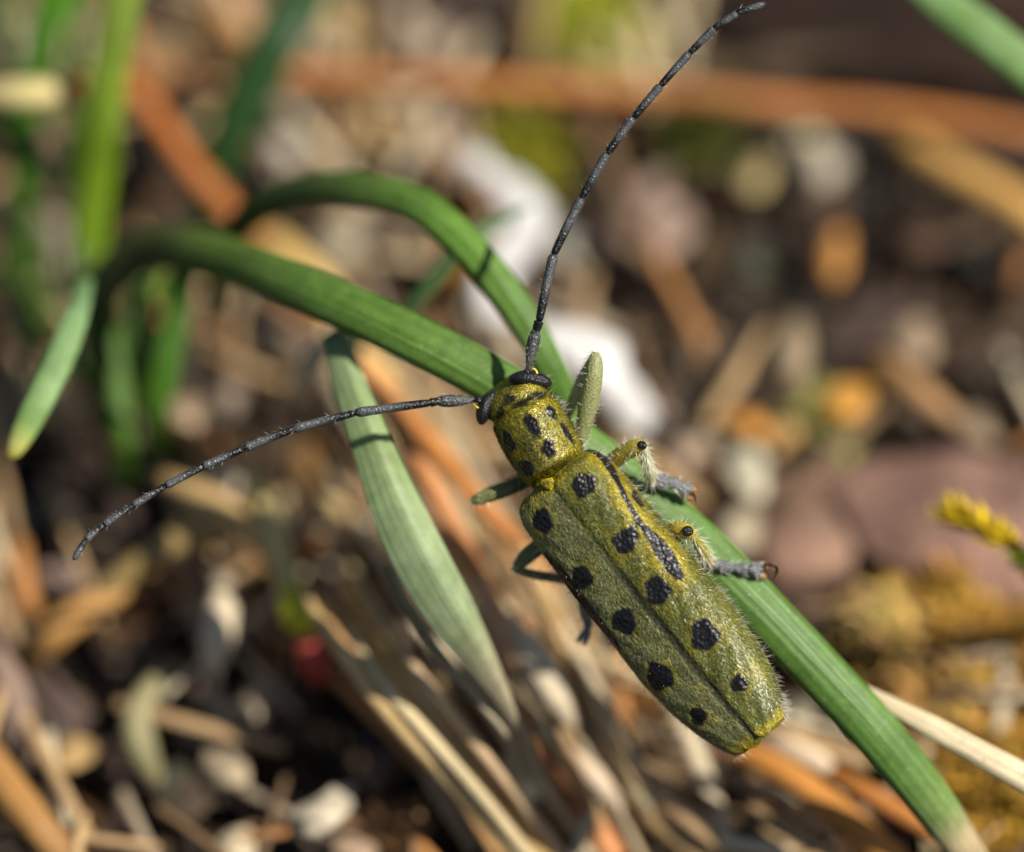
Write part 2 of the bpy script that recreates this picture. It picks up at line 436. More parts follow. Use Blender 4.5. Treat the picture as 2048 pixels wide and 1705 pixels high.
leaf('grass_blade', [(1790, -90, 1.05, 40), (1880, 0, 1.0, 44), (1960, 62, 0.95, 46), (2060, 140, 0.9, 46), (2200, 250, 0.9, 40), (2420, 480, 1.2, 20), (2520, 640, gw(2520, 640, -0.1), 10)],
     [(0, (120, 160, 84)), (1, (136, 172, 104))], 'smooth pale green blade slanting over the dark reddish bark slab', thick=0.5, mat=M_LEAF_PALE)
leaf('grass_blade', [(770, 680, 1.0, 14), (840, 590, 0.95, 19), (920, 500, 0.95, 19), (990, 445, 1.0, 15), (1060, 412, 1.05, 4)],
     [(0, (64, 96, 50)), (1, (96, 130, 80))], 'thin pointed green blade crossing under the hooped blade towards the white lichen', mat=M_LEAF, n=50)
leaf('grass_blade', [(700, 610, 1.2, 12), (690, 760, 0.9, 26), (716, 850, 0.8, 18)], [(0, (96, 130, 70)), (1, (130, 160, 100))],
     'short green blade tucked behind the base of the pale grey-green leaf', mat=M_LEAF, n=40)

def stem(name, ctrl, rgb, label, cat='dry stem', group=None, n=60, wobble=.45, K=12, flat=0.8, mat=M_STRAW, on_ground=True, section=None):
    """ctrl rows: px, py, height over the soil (or depth), half width px"""
    c = np.array(ctrl, float)
    w = np.array([gw(a[0], a[1], a[2]) for a in c]) if on_ground else c[:, 2]
    pts = V(c[:, 0], c[:, 1], w); hw = c[:, 3] / S * (D + w) / D
    sp = spline(np.concatenate([pts, hw[:, None]], 1), n)
    P, r = sp[:, :3], np.maximum(sp[:, 3], 0.004)
    wob = np.array([[noise.noise(Vector(p) * 2.3 + Vector((k * 9.1, 0, 0))) for k in range(3)] for p in P])
    P = P + wob * r[:, None] * wobble
    r = r * (1 + 0.10 * np.array([noise.noise(Vector(p) * 5.0) for p in P]))
    v, f, uv = loft(P, r, r * flat, circle(K) if section is None else section, np.array([0, -0.3, 1.0]))
    o = make(name, v, f, mat, uvs=uv, origin=P[0])
    o.color = (*(bright(rgb, 1.3) * np.array([.94, .98, .90])), 1)
    return tag(o, label, cat, group)

OR1 = (210, 142, 76)
stem('dry_needle', [(250, 150, .35, 12), (400, 140, .35, 17), (590, 150, .35, 20), (860, 164, .36, 20), (1200, 182, .36, 21), (1500, 200, .34, 21), (1680, 214, .3, 20), (1850, 235, .28, 20), (2120, 275, .25, 19), (2400, 330, .05, 12)], (184, 116, 62),
     'long orange-brown pine needle lying across the litter behind the upright antenna', 'pine needle', n=90)
stem('dry_needle', [(230, 160, .6, 20), (290, 205, .65, 23), (370, 320, .62, 24), (440, 405, .55, 24), (500, 470, .4, 23), (560, 560, .15, 16)], (176, 102, 50),
     'rust orange broken stem slanting down to the hooped grass blade', 'dry stem')
stem('dry_straw', [(-160, 205, .9, 32), (0, 198, 1.1, 32), (70, 194, 1.15, 32), (128, 190, 1.15, 30)], (222, 200, 142),
     'thick cream straw ending in an orange knot at the tuft', 'straw')
stem('straw_knot', [(124, 190, 1.15, 32), (165, 186, 1.12, 34), (215, 190, 1.0, 26), (245, 196, .8, 14)], (172, 112, 62),
     'orange-brown node where the cream straw breaks off', 'straw')
stem('dry_straw', [(1790, 262, .1, 24), (1850, 302, .18, 31), (1950, 362, .25, 33), (2060, 428, .28, 33), (2260, 560, .1, 28)], (198, 150, 86),
     'ochre flattened straw slanting under the long orange pine needle', 'straw')
# straw lying against the long blade, in focus
cs = sec_ridged(32, 7, 0.12, 0.8)
stem('dry_straw', [(1700, 1372, .34, 15), (1790, 1415, .30, 20), (1900, 1474, .27, 25), (2048, 1556, .25, 30), (2200, 1640, .4, 30), (2420, 1770, gw(2420, 1770, -.05), 22)], (226, 204, 172),
     'sharp cream grooved straw leaning on the long grass blade from beyond its edge', 'straw', n=90, on_ground=False, section=cs)
stem('fallen_twig', [(1440, 1480, .22, 22), (1540, 1530, .26, 30), (1650, 1605, .27, 32), (1760, 1690, .25, 32), (1900, 1800, .1, 26)], (188, 124, 60),
     'orange-brown stem beyond the beetle\'s tail running under the long blade', 'dry stem')
stem('fallen_twig', [(1640, 1530, .18, 14), (1730, 1580, .25, 20), (1850, 1650, .24, 20), (1960, 1730, .2, 17), (2050, 1800, .05, 10)], (172, 110, 54),
     'thinner rust stem lying parallel to the orange-brown one by the beetle\'s tail', 'dry stem')
stem('dry_straw', [(1500, 1462, .12, 14), (1570, 1492, .2, 24), (1640, 1524, .22, 22), (1662, 1538, .2, 12)], (226, 200, 176),
     'short whitish straw bit behind the beetle\'s tail tip', 'straw', n=30)
# fan of stalks below the pale leaf
FAN = 'dry stalks fanning out below the pale grey-green leaf'
fan = [
 ([(690, 1130, .3, 12), (730, 1240, .34, 20), (790, 1340, .34, 25), (870, 1430, .34, 28), (985, 1590, .3, 30), (1110, 1730, .2, 26), (1200, 1830, .0, 20)], (198, 160, 104), 'long tan stalk passing below the tip of the pale leaf'),
 ([(700, 700, .9, 12), (800, 860, .85, 18), (900, 1040, .8, 22), (1000, 1250, .5, 24), (1062, 1440, .3, 25), (1150, 1590, .2, 27), (1230, 1720, .1, 26)], (206, 136, 88), 'reddish orange stalk running from under the long blade to the lower litter'),
 ([(860, 1010, .7, 14), (930, 1120, .66, 20), (985, 1230, .6, 19), (1040, 1330, .52, 14)], (214, 164, 130), 'pinkish stalk close beside the broad pale leaf'),
 ([(1010, 1050, .6, 12), (1070, 1150, .62, 20), (1130, 1300, .4, 23), (1200, 1470, .25, 24), (1300, 1620, .2, 26), (1410, 1730, .1, 24)], (180, 146, 104), 'brown stalk running from the beetle\'s left legs to the lower litter'),
 ([(985, 1200, .5, 16), (1060, 1300, .55, 30), (1110, 1390, .5, 30), (1150, 1450, .4, 16)], (226, 204, 178), 'wide whitish stalk sheath under the beetle\'s left side'),
 ([(1110, 1230, .4, 10), (1165, 1330, .4, 17), (1210, 1450, .35, 19), (1270, 1570, .28, 20), (1340, 1660, .15, 18)], (190, 170, 136), 'grey-beige stalk below the beetle\'s drooping left foot'),
 ([(1110, 1440, .25, 12), (1150, 1500, .3, 22), (1205, 1570, .3, 20), (1240, 1620, .2, 10)], (224, 196, 174), 'short pinkish white stalk piece between two brown stalks'),
 ([(560, 1130, .2, 16), (640, 1230, .3, 26), (740, 1330, .3, 30), (820, 1400, .25, 20)], (196, 152, 104), 'ochre stalk beside the red-tipped bud'),
 ([(1240, 1480, .2, 10), (1290, 1560, .25, 20), (1390, 1650, .25, 24), (1500, 1740, .1, 20)], (176, 140, 104), 'dull brown stalk in the litter under the beetle\'s tail'),
 ([(620, 640, .75, 16), (720, 740, .8, 16), (830, 860, .75, 20), (940, 985, .7, 22), (1050, 1100, .6, 20), (1110, 1170, .45, 10)], (196, 126, 66), 'orange leaf-like stalk glowing beneath the beetle\'s left shoulder'),
 ([(540, 560, .55, 10), (600, 600, .7, 22), (700, 690, .8, 25), (790, 780, .75, 18)], (206, 166, 108), 'cream stalk leaning against the underside of the long blade'),
 ([(672, 640, .85, 14), (640, 690, .88, 24), (604, 755, .8, 26), (575, 800, .65, 14)], (222, 190, 156), 'short pale pink straw standing under the long blade'),
 ([(500, 470, .3, 20), (560, 500, .4, 34), (640, 570, .42, 30), (700, 640, .3, 12)], (212, 172, 108), 'cream-yellow bract lying between the hooped blade and the long blade'),
 ([(505, 950, .5, 18), (535, 1040, .52, 26), (560, 1130, .5, 28), (585, 1200, .46, 30)], (200, 176, 120), 'straw-coloured shoot leading to a yellow-green bud'),
 ([(330, 960, .4, 16), (430, 1010, .45, 26), (520, 1080, .42, 28), (580, 1150, .3, 16)], (196, 160, 112), 'tan stem joining the shoot with the yellow-green bud'),
 ([(170, 1210, .3, 16), (300, 1110, .4, 28), (430, 1040, .42, 28), (520, 1015, .4, 20)], (160, 132, 84), 'olive-brown stem lying just under the tip of the lower antenna'),
 ([(60, 1330, .1, 20), (110, 1270, .25, 34), (190, 1210, .3, 32), (290, 1130, .3, 24)], (190, 140, 82), 'orange-tan stem over the deep dark gap in the litter'),
 ([(440, 1150, .3, 16), (438, 1200, .38, 30), (432, 1270, .36, 34), (425, 1330, .28, 22)], (212, 190, 166), 'upright pale stub rising beside the deep dark gap'),
 ([(365, 1325, .1, 12), (312, 1368, .16, 28), (280, 1430, .16, 32), (290, 1500, .12, 30), (320, 1570, .0, 14)], (150, 140, 106), 'curled pale greenish husk'),
 ([(-60, 1480, .3, 36), (0, 1545, .34, 38), (80, 1640, .32, 38), (160, 1740, .2, 34)], (156, 112, 64), 'thick brown stem near the grey crumbs at the dark gap'),
 ([(-40, 1250, .2, 26), (10, 1360, .25, 32), (45, 1470, .2, 30), (60, 1540, .1, 16)], (136, 112, 100), 'dull pinkish-brown twig beside the thick brown stem'),
 ([(590, 1020, .3, 12), (640, 1012, .32, 22), (690, 1020, .3, 20)], (196, 168, 122), 'small pale straw fragment beside the broad pale leaf'),
 ([(1745, 700, .2, 14), (1790, 745, .24, 26), (1850, 795, .24, 26), (1915, 850, .18, 18)], (158, 118, 80), 'brown twig lying above the purplish flat stone'),
 ([(1585, 640, .3, 18), (1582, 690, .36, 34), (1580, 750, .34, 36), (1578, 800, .2, 24)], (140, 120, 98), 'grey-brown upright stub among the dark crumbs'),
]
for i, (c, rgb, lab) in enumerate(fan):
    stem('dry_stalk', c, rgb, lab, 'dry stem', n=50)
for c, rgb, lab in [
  ([(600, 1170, 1.1, 8), (640, 1240, .75, 12), (760, 1400, .62, 17), (900, 1560, .6, 18), (1060, 1740, .7, 16), (1120, 1820, gw(1120, 1820, -.05), 12)], (214, 178, 126), 'smooth yellowish stalk sweeping past the dark gap below the pale leaf'),
  ([(690, 1250, 1.0, 7), (740, 1330, .66, 11), (840, 1450, .57, 14), (960, 1590, .56, 14), (1090, 1750, .7, 12), (1150, 1830, gw(1150, 1830, -.05), 8)], (226, 200, 160), 'slim cream stalk alongside the smooth yellowish stalk'),
  ([(560, 1130, 1.3, 6), (650, 1240, .8, 10), (740, 1350, .7, 11), (870, 1520, .66, 11), (1000, 1720, .8, 10), (1050, 1810, gw(1050, 1810, -.05), 8)], (190, 142, 98), 'slim brown stalk alongside the smooth yellowish stalk'),
  ([(780, 1240, 1.0, 6), (830, 1330, .62, 9), (930, 1460, .6, 11), (1040, 1600, .64, 11), (1150, 1740, .8, 9)], (222, 186, 150), 'slim pinkish cream stalk under the dry tip of the pale leaf')]:
    stem('dry_stalk', c, rgb, lab, 'dry stem', n=60, on_ground=False)
# bud with red base
stem('bud', [(578, 1180, .5, 22), (590, 1215, .5, 38), (600, 1245, .47, 36), (608, 1268, .42, 18)], (196, 190, 40), 'yellow-green bud at the end of the straw-coloured shoot', 'bud', n=30)
stem('bud', [(606, 1262, .42, 16), (618, 1300, .38, 34), (632, 1340, .3, 30), (640, 1370, .2, 10)], (170, 66, 56), 'red bud scale just below the yellow-green bud', 'bud', n=30)

# ------------------------------------------------------------------ lumps: crumbs, chips, stones
def ico(sub):
    import bmesh
    bm = bmesh.new(); bmesh.ops.create_icosphere(bm, subdivisions=sub, radius=1.0)
    v = np.array([x.co[:] for x in bm.verts]); f = [[q.index for q in p.verts] for p in bm.faces]; bm.free()
    return v, f
ICO3 = ico(3); ICO4 = ico(4)

def lump(name, px, py, a, b, ang, rgb, label, cat, group=None, lift=0.0, tall=0.7, rough=0.28, mat=None, big=False, seed=None):
    """irregular lump resting in the litter: half axes a, b in photo pixels, ang in degrees, clockwise in the photo"""
    v, f = ICO4 if big else ICO3
    mat = mat or M_CRUMB
    sd_ = Vector((px * 0.013, py * 0.017, (seed or 0) * 3.3))
    d = np.array([1 + rough * noise.fractal(Vector(p) * 1.1 + sd_, 0.8, 2.2, 4) * 1.6 for p in v])
    q = v * d[:, None]
    # angular facets: pull towards a few cutting planes
    for k in range(5):
        nrm = unit(np.array([noise.noise(sd_ + Vector((k, 1, 0))), noise.noise(sd_ + Vector((k, 5, 2))), noise.noise(sd_ + Vector((k, 9, 4)))]) + 1e-3)
        h = q @ nrm; over = np.maximum(h - 0.72, 0); q = q - nrm * (over * 0.8)[:, None]
    c0 = G(px, py, lift); k = (D + ground_w(px, py, lift)) / D
    ca, sa = math.cos(math.radians(ang)), math.sin(math.radians(ang))
    ex = RIGHT * ca + np.array([0, -1.0, 0]) * sa * 1.12; ey = RIGHT * -sa * 0.9 + np.array([0, -1.0, 0]) * ca * 1.1
    hb = min(a, b) * tall
    P = c0 + (q[:, :1] * ex * a + q[:, 1:2] * ey * b) / S * k + q[:, 2:] * np.array([0, 0, 1.0]) * hb / S * k
    o = make(name, P, f, mat, origin=c0)
    o.color = (*(bright(rgb, 1.25 if max(rgb) > 145 else .55) * np.array([.93, .97, .88])), 1)  # dark colours cut further, pale ones lifted: shade contrast painted in
    return tag(o, label, cat, group)

K1 = ('soil_crumb', 'pinkish grey soil crumb lying in the dry litter', 'soil crumb', 'pinkish grey soil crumbs')
K2 = ('bark_crumb', 'beige bark crumb lying in the dry litter', 'bark crumb', 'beige bark crumbs')
K3 = ('bark_chip', 'orange-brown bark chip lying in the dry litter', 'bark chip', 'orange-brown bark chips')
K4 = ('pebble', 'whitish pebble lying in the dry litter', 'pebble', 'whitish pebbles')
K5 = ('soil_crumb', 'dark brown soil crumb lying in the dry litter', 'soil crumb', 'dark brown soil crumbs')
K6 = ('lichen_crumb', 'grey-green lichen crumb lying in the dry litter', 'lichen', 'grey-green lichen crumbs')
lumps = [  # px, py, a, b, angle, colour, kind, lift
 (8, 88, 36, 48, 0, (214, 198, 188), K4, .1), (137, 92, 46, 50, 20, (206, 178, 156), K1, .15), (60, 20, 60, 36, 30, (150, 125, 105), K2, 0),
 (330, 118, 66, 40, 40, (158, 134, 106), K2, .05), (300, 40, 50, 40, 60, (140, 115, 95), K1, 0),
 (415, 168, 52, 36, 0, (232, 178, 134), K3, .12), (402, 236, 56, 38, -20, (188, 166, 124), K2, .1), (655, 28, 46, 36, 20, (216, 184, 148), K2, .1),
 (700, 66, 46, 34, 0, (186, 158, 92), K3, .05), (563, 318, 38, 58, 5, (240, 230, 224), K4, .2), (568, 214, 38, 42, 0, (172, 160, 150), K1, .1),
 (276, 345, 44, 48, 0, (84, 72, 62), K5, .05), (112, 275, 44, 54, 20, (146, 118, 98), K1, .05), (115, 510, 42, 96, -15, (164, 146, 132), K1, .12),
 (8, 455, 34, 52, 0, (170, 152, 132), K2, .05), (70, 370, 40, 36, 0, (110, 90, 72), K5, 0),
 (830, 80, 72, 46, 25, (178, 156, 142), K1, .05), (738, 238, 70, 40, 10, (188, 168, 126), K2, .1), (872, 268, 74, 52, 15, (172, 150, 140), K1, .08),
 (900, 330, 60, 40, 30, (190, 164, 152), K1, .12), (790, 300, 56, 34, 0, (160, 140, 112), K2, .02), (1060, 40, 66, 40, 10, (120, 100, 84), K5, 0), (1010, 110, 60, 40, -10, (136, 112, 96), K1, 0),
 (1130, 280, 70, 54, 0, (70, 54, 44), K5, .05), (1010, 260, 44, 36, 0, (92, 80, 54), K5, .05), (680, 470, 64, 74, 20, (180, 164, 144), K4, .0),
 (800, 470, 60, 52, 0, (150, 130, 112), K2, 0), (740, 560, 50, 44, 0, (120, 100, 84), K5, 0),
 (1120, 475, 50, 44, 0, (168, 162, 156), K1, .1), (1262, 430, 150, 40, -52, (154, 128, 118), K1, .05), (1190, 540, 52, 60, 0, (110, 90, 78), K5, 0),
 (915, 532, 36, 28, 20, (188, 128, 40), K3, .25), (958, 418, 30, 20, 20, (156, 92, 50), K3, .2), (1330, 300, 60, 46, 20, (130, 112, 98), K1, 0), (1240, 300, 50, 40, 0, (84, 66, 50), K5, 0),
 (1530, 150, 76, 34, 5, (100, 78, 68), K5, .05), (1606, 268, 54, 48, 20, (200, 184, 154), K4, .12), (1640, 338, 46, 54, 10, (194, 178, 164), K4, .12), (1512, 356, 36, 48, 25, (190, 168, 122), K2, .12),
 (1440, 242, 70, 32, 10, (134, 122, 104), K6, 0), (1790, 304, 42, 36, 0, (128, 116, 102), K6, .0), (1668, 520, 38, 64, 8, (212, 148, 84), K3, .16), (1500, 520, 42, 58, 10, (110, 114, 98), K6, .08),
 (1402, 515, 40, 62, 8, (120, 98, 72), K2, .05), (1845, 474, 58, 40, 20, (136, 104, 88), K1, .05), (1950, 520, 50, 44, 0, (84, 78, 74), K5, .05), (1660, 436, 34, 30, 0, (128, 90, 70), K3, .1),
 (1322, 470, 52, 84, 25, (164, 138, 128), K1, .05), (1740, 400, 46, 36, 0, (84, 76, 72), K5, 0), (2020, 560, 40, 60, 0, (110, 84, 66), K3, 0), (1590, 600, 40, 40, 0, (92, 82, 76), K5, 0),
 (20, 700, 40, 48, 0, (154, 118, 96), K1, .1), (430, 575, 52, 64, 0, (206, 174, 134), K2, .1), (508, 625, 38, 56, 0, (194, 178, 154), K4, .12), (375, 832, 34, 48, 5, (206, 174, 148), K1, .15), (448, 822, 40, 64, 10, (168, 146, 132), K1, .1),
 (440, 972, 40, 46, 10, (222, 200, 184), K4, .28), (530, 690, 44, 44, 0, (124, 112, 106), K5, .05), (60, 1030, 80, 42, 0, (136, 124, 114), K6, .05), (480, 720, 40, 40, 0, (150, 120, 92), K2, .02),
 (470, 900, 52, 40, 0, (112, 88, 66), K5, 0), (560, 890, 56, 50, 20, (140, 110, 84), K2, 0), (620, 920, 40, 60, 0, (150, 112, 72), K3, 0),
 (1500, 955, 48, 58, 10, (212, 202, 182), K4, .14), (1478, 1060, 44, 50, 0, (190, 174, 152), K4, .1), (1690, 806, 62, 44, -20, (238, 170, 80), K3, .2), (1492, 842, 54, 38, 10, (222, 152, 78), K3, .12),
 (1572, 870, 48, 42, 0, (212, 166, 112), K3, .1), (1820, 684, 58, 46, 25, (170, 144, 124), K1, .12), (1950, 856, 48, 42, 0, (154, 132, 112), K2, .1), (1400, 640, 64, 48, -30, (154, 118, 86), K2, .08),
 (1350, 720, 50, 70, 10, (130, 108, 92), K1, .0), (1360, 900, 70, 52, 20, (180, 156, 142), K1, .05), (1300, 840, 50, 44, 0, (226, 216, 210), K4, .1), (1990, 760, 60, 44, 15, (132, 112, 100), K1, .0),
 (1470, 740, 56, 44, 0, (92, 76, 62), K5, .0), (1640, 680, 40, 36, 0, (96, 80, 68), K5, 0), (1380, 810, 44, 36, 0, (150, 132, 120), K1, 0),
 (140, 1148, 72, 32, 10, (172, 144, 134), K1, .1), (330, 1160, 50, 40, -20, (150, 110, 76), K3, .05), (290, 1210, 50, 30, -10, (106, 68, 46), K3, 0),
 (510, 1410, 40, 54, 15, (190, 168, 148), K1, .1), (408, 1386, 30, 34, 0, (166, 134, 118), K1, .05), (456, 1532, 54, 44, 20, (184, 162, 138), K2, .08), (385, 1462, 46, 34, 45, (160, 146, 132), K1, .0), (445, 1465, 44, 40, 0, (154, 132, 112), K2, .02),
 (140, 1512, 56, 44, -25, (186, 150, 104), K2, .12), (90, 1462, 38, 34, 0, (106, 98, 94), K5, .1), (480, 1690, 46, 42, 10, (222, 200, 174), K4, .12), (652, 1622, 90, 40, -27, (242, 222, 202), K4, .22),
 (375, 1600, 54, 60, 0, (120, 100, 86), K5, .0), (340, 1560, 40, 40, 0, (110, 106, 92), K6, 0), (560, 1560, 50, 40, 0, (64, 50, 40), K5, 0), (740, 1480, 40, 40, 0, (120, 100, 96), K1, .05), (770, 1540, 50, 36, -40, (146, 122, 110), K1, .05),
 (820, 1650, 36, 60, 0, (156, 116, 92), K3, .05), (700, 1690, 60, 40, 0, (170, 142, 122), K2, .05), (905, 1450, 60, 44, 30, (130, 106, 98), K1, .05), (880, 1340, 60, 52, 30, (146, 112, 88), K2, .05), (1040, 1560, 36, 56, -20, (238, 216, 176), K4, .35),
 (1345, 1500, 84, 58, 25, (196, 180, 152), K4, .0), (1300, 1560, 44, 34, 0, (140, 124, 108), K1, .0), (1600, 1428, 36, 34, 0, (160, 148, 130), K6, .08), (1520, 1420, 50, 40, 0, (84, 70, 60), K5, 0),
 (950, 1640, 50, 40, 20, (110, 88, 76), K5, .0), (1130, 1640, 40, 40, 0, (120, 96, 78), K5, 0), (1430, 1610, 60, 40, 20, (66, 54, 44), K5, 0), (1560, 1660, 60, 40, 20, (70, 62, 46), K5, 0), (1250, 1660, 40, 34, 0, (150, 126, 104), K2, 0),
 (1690, 1470, 60, 40, 0, (120, 98, 80), K2, .0), (620, 810, 50, 44, 0, (120, 100, 82), K5, .0), (900, 620, 50, 60, 0, (130, 108, 92), K1, .0), (700, 1040, 50, 60, 0, (130, 92, 62), K3, 0), (980, 700, 50, 44, 0, (140, 120, 104), K2, 0),
]
LAND = [(70, 190, 'the knotted cream straw'), (210, 330, 'the bright yellow-green blade'), (450, 60, 'the large tan bark plate'), (380, 330, 'the rust orange broken stem'), (700, 385, 'the hooped blade'),
  (760, 160, 'the long orange pine needle'), (1165, 95, 'the lime green moss cushion'), (1045, 335, 'the olive moss cushion'), (1000, 430, 'the white lichen crust'), (1180, 690, 'the white lichen crust'), (1250, 240, 'the upright antenna'),
  (1500, 200, 'the long orange pine needle'), (1800, 60, 'the dark bark slab'), (1940, 360, 'the ochre flattened straw'), (1850, 800, 'the brown twig'), (1580, 720, 'the grey-brown upright stub'), (1640, 880, 'the greyish green moss tuft'),
  (1600, 1060, 'the pinkish brown stone'), (1900, 1050, 'the large purplish stone'), (300, 480, 'the arch of the long blade'), (640, 720, 'the short pale pink straw'), (80, 780, 'the short blue-green blade'), (450, 900, 'the lower antenna'), (140, 1270, 'the orange-tan stem'),
  (600, 1250, 'the red-tipped bud'), (276, 1430, 'the curled greenish husk'), (432, 1250, 'the upright pale stub'), (80, 1640, 'the thick brown stem'), (750, 1330, 'the long tan stalk'), (900, 1480, 'the long tan stalk'), (1100, 1600, 'the reddish orange stalk'), (1300, 1600, 'the brown stalk'), (1268, 1392, 'the yellow leaf scrap'),
  (1620, 1260, 'the dull mauve stone'), (1640, 1600, 'the orange-brown twig'), (1780, 1400, 'the sharp cream straw'), (840, 1100, 'the broad pale leaf')]
made = {}
for q in lumps:
    kind = q[6]
    ar, asp = q[2] * q[3], max(q[2], q[3]) / min(q[2], q[3])
    adj = ('big ' if ar > 3300 else 'small ' if ar < 1700 else '') + ('long ' if asp > 1.45 else 'rounded ' if asp < 1.08 else '')
    lm = min(LAND, key=lambda z: (z[0] - q[0]) ** 2 + (z[1] - q[1]) ** 2)[2]
    lab = adj + kind[1].replace('lying in the dry litter', 'in the litter by ' + lm)
    made.setdefault(lab, []).append((q, kind))
for lab, qs in made.items():
    for q, kind in qs:
        lump(kind[0], q[0], q[1], q[2] * .92, q[3] * .92, q[4], q[5], lab, kind[2], kind[3], lift=q[7], rough=.38)
def near(px, py):
    return min(LAND, key=lambda z: (z[0] - px) ** 2 + (z[1] - py) ** 2)[2]
DARK = [(1850, 600, 250), (1900, 1040, 240), (1600, 1060, 130), (1480, 470, 90), (290, 1280, 150), (620, 1490, 120), (950, 40, 90), (1750, 60, 330), (280, 360, 90), (1560, 1330, 90), (150, 950, 120)]
srng = random.Random(21)
SC = [((214, 188, 150), 'cream'), ((196, 160, 118), 'tan'), ((186, 128, 78), 'orange-tan'), ((164, 144, 126), 'grey'), ((140, 108, 78), 'brown'), ((120, 94, 72), 'dark brown'), ((228, 206, 178), 'whitish'), ((176, 142, 106), 'dull tan')]
k = 0
while k < 230:
    x, y = srng.uniform(-60, 2110), srng.uniform(-40, 1740)
    if any((x - a) ** 2 + (y - b) ** 2 < c * c for a, b, c in DARK): continue
    k += 1
    if x > 1350 and y < 1000 and srng.random() < .45: continue
    an = srng.gauss(55, 38) if x < 1400 else srng.gauss(25, 45); L = srng.uniform(50, 210); hw = srng.uniform(5, 15) * (1.3 if k % 9 == 0 else 1); lf = srng.uniform(.02, .26)
    dx, dy = math.cos(math.radians(an)) * L, math.sin(math.radians(an)) * L; bx, by = srng.uniform(-7, 7), srng.uniform(-7, 7)
    rgb, wd = SC[srng.randrange(len(SC))]
    stem('straw_bit', [(x - dx, y - dy, lf, hw * .9), (x - dx * .3 + bx, y - dy * .3 + by, lf + .04, hw), (x + dx * .4 + bx, y + dy * .4 + by, lf + .03, hw), (x + dx, y + dy, lf - .05, hw * .8)], rgb,
         ('broad ' if hw > 11 else 'fine ' if hw < 7.5 else '') + ('long ' if L > 140 else 'short ' if L < 90 else '') + wd + ' straw bit in the litter by ' + near(x, y), 'straw', wd + ' straw bits', n=24, K=8, flat=srng.uniform(.25, .7), wobble=.1)
for k in range(60):                                        # thin stalks running down from under the long blade
    x0 = srng.uniform(640, 1080); y0 = srng.uniform(680, 1150) if x0 < 900 else srng.uniform(1050, 1250)
    y1 = srng.uniform(1450, 1760); x1 = x0 + (y1 - y0) * srng.uniform(.36, .62) + (60 if x0 < 760 else 0)
    if x1 < 700 + (y1 - 1400) * .8: x1 += 160
    hw = srng.uniform(4, 11); lf = srng.uniform(.12, .42); bw = srng.uniform(-25, 25)
    rgb, wd = SC[srng.choice([0, 1, 1, 2, 7, 6, 6, 0])]
    stem('dry_stalk', [(x0, y0, lf * .7, hw * .6), (x0 * .65 + x1 * .35 + bw, y0 * .65 + y1 * .35, lf + .1, hw), (x0 * .3 + x1 * .7 + bw, y0 * .3 + y1 * .7, lf, hw), (x1, y1, lf * .4 - .05, hw * .8)], rgb,
         ('broad ' if hw > 11 else 'fine ' if hw < 7.5 else '') + wd + ' stalk running down from the long blade past ' + near((x0 + x1) / 2, (y0 + y1) / 2), 'dry stem', wd + ' stalks below the long blade', n=36, K=8, flat=srng.uniform(.3, .8), wobble=.2)
ST = M_STONE
lump('bark_plate', 455, 60, 128, 58, 48, (158, 126, 88), 'large tan bark plate behind the wide dark bluish green blade', 'bark', lift=.15, tall=.5, mat=M_CRUMB, big=True)
lump('bark_slab', 1800, 60, 380, 130, 12, (62, 40, 30), 'reddish brown bark slab painted dark for shade under the smooth pale green blade', 'bark', lift=.05, tall=.4, big=True)  # slab colour kept very dark to stand for the shade there
lump('flat_stone', 1905, 1050, 270, 165, 22, (150, 114, 104), 'large purplish pink flat stone beside the moss', 'stone', lift=.12, tall=.5, mat=ST, big=True, rough=.2)
lump('flat_stone', 1600, 1060, 120, 150, -12, (150, 116, 102), 'pinkish brown stone between the long blade and the larger purplish stone', 'stone', lift=.06, tall=.5, mat=ST, big=True, rough=.2)
lump('flat_stone', 1620, 1260, 130, 80, 40, (140, 114, 104), 'dull mauve stone close under the long blade', 'stone', lift=-.02, tall=.5, mat=ST, big=True, rough=.2)
lump('leaf_scrap', 1268, 1392, 46, 48, 20, (206, 150, 24), 'bright yellow leaf scrap beside the beetle\'s abdomen', 'leaf scrap', lift=.05, tall=.4)
# white lichen crust: a branching run of lobes in one mesh
def white_lichen():
    ctrl = [(915, 305, .35, 20), (975, 345, .42, 40), (1045, 405, .45, 50), (1050, 455, .45, 46), (1020, 510, .42, 46), (985, 590, .42, 50), (1015, 640, .42, 50), (1100, 668, .45, 42), (1180, 705, .45, 38), (1235, 765, .42, 34), (1300, 845, .3, 26)]
    c = np.array(ctrl, float); w = np.array([gw(a[0], a[1], a[2]) for a in c])
    sp = spline(np.concatenate([V(c[:, 0], c[:, 1], w), (c[:, 3] / S)[:, None]], 1), 80)
    P, r = sp[:, :3], sp[:, 3]
    r = r * (1 + .35 * np.array([noise.noise(Vector(p) * 4.0) for p in P]))
    v, f, uv = loft(P, r, r * 0.32, circle(36), np.array([0, 0, 1.0]))
    d = np.array([noise.fractal(Vector(p) * 4.0, 0.8, 2.1, 5) for p in v])
    cen = np.repeat(P, 36, 0); v = cen + (v - cen) * (1 + 0.75 * d)[:, None]
    o = make('lichen_crust', v, f, M_CRUMB, uvs=uv, origin=P[0]); o.color = (0.80, 0.785, 0.76, 1)
    tag(o, 'bright white lichen crust lying behind the beetle\'s head and upright antenna', 'lichen')
white_lichen()

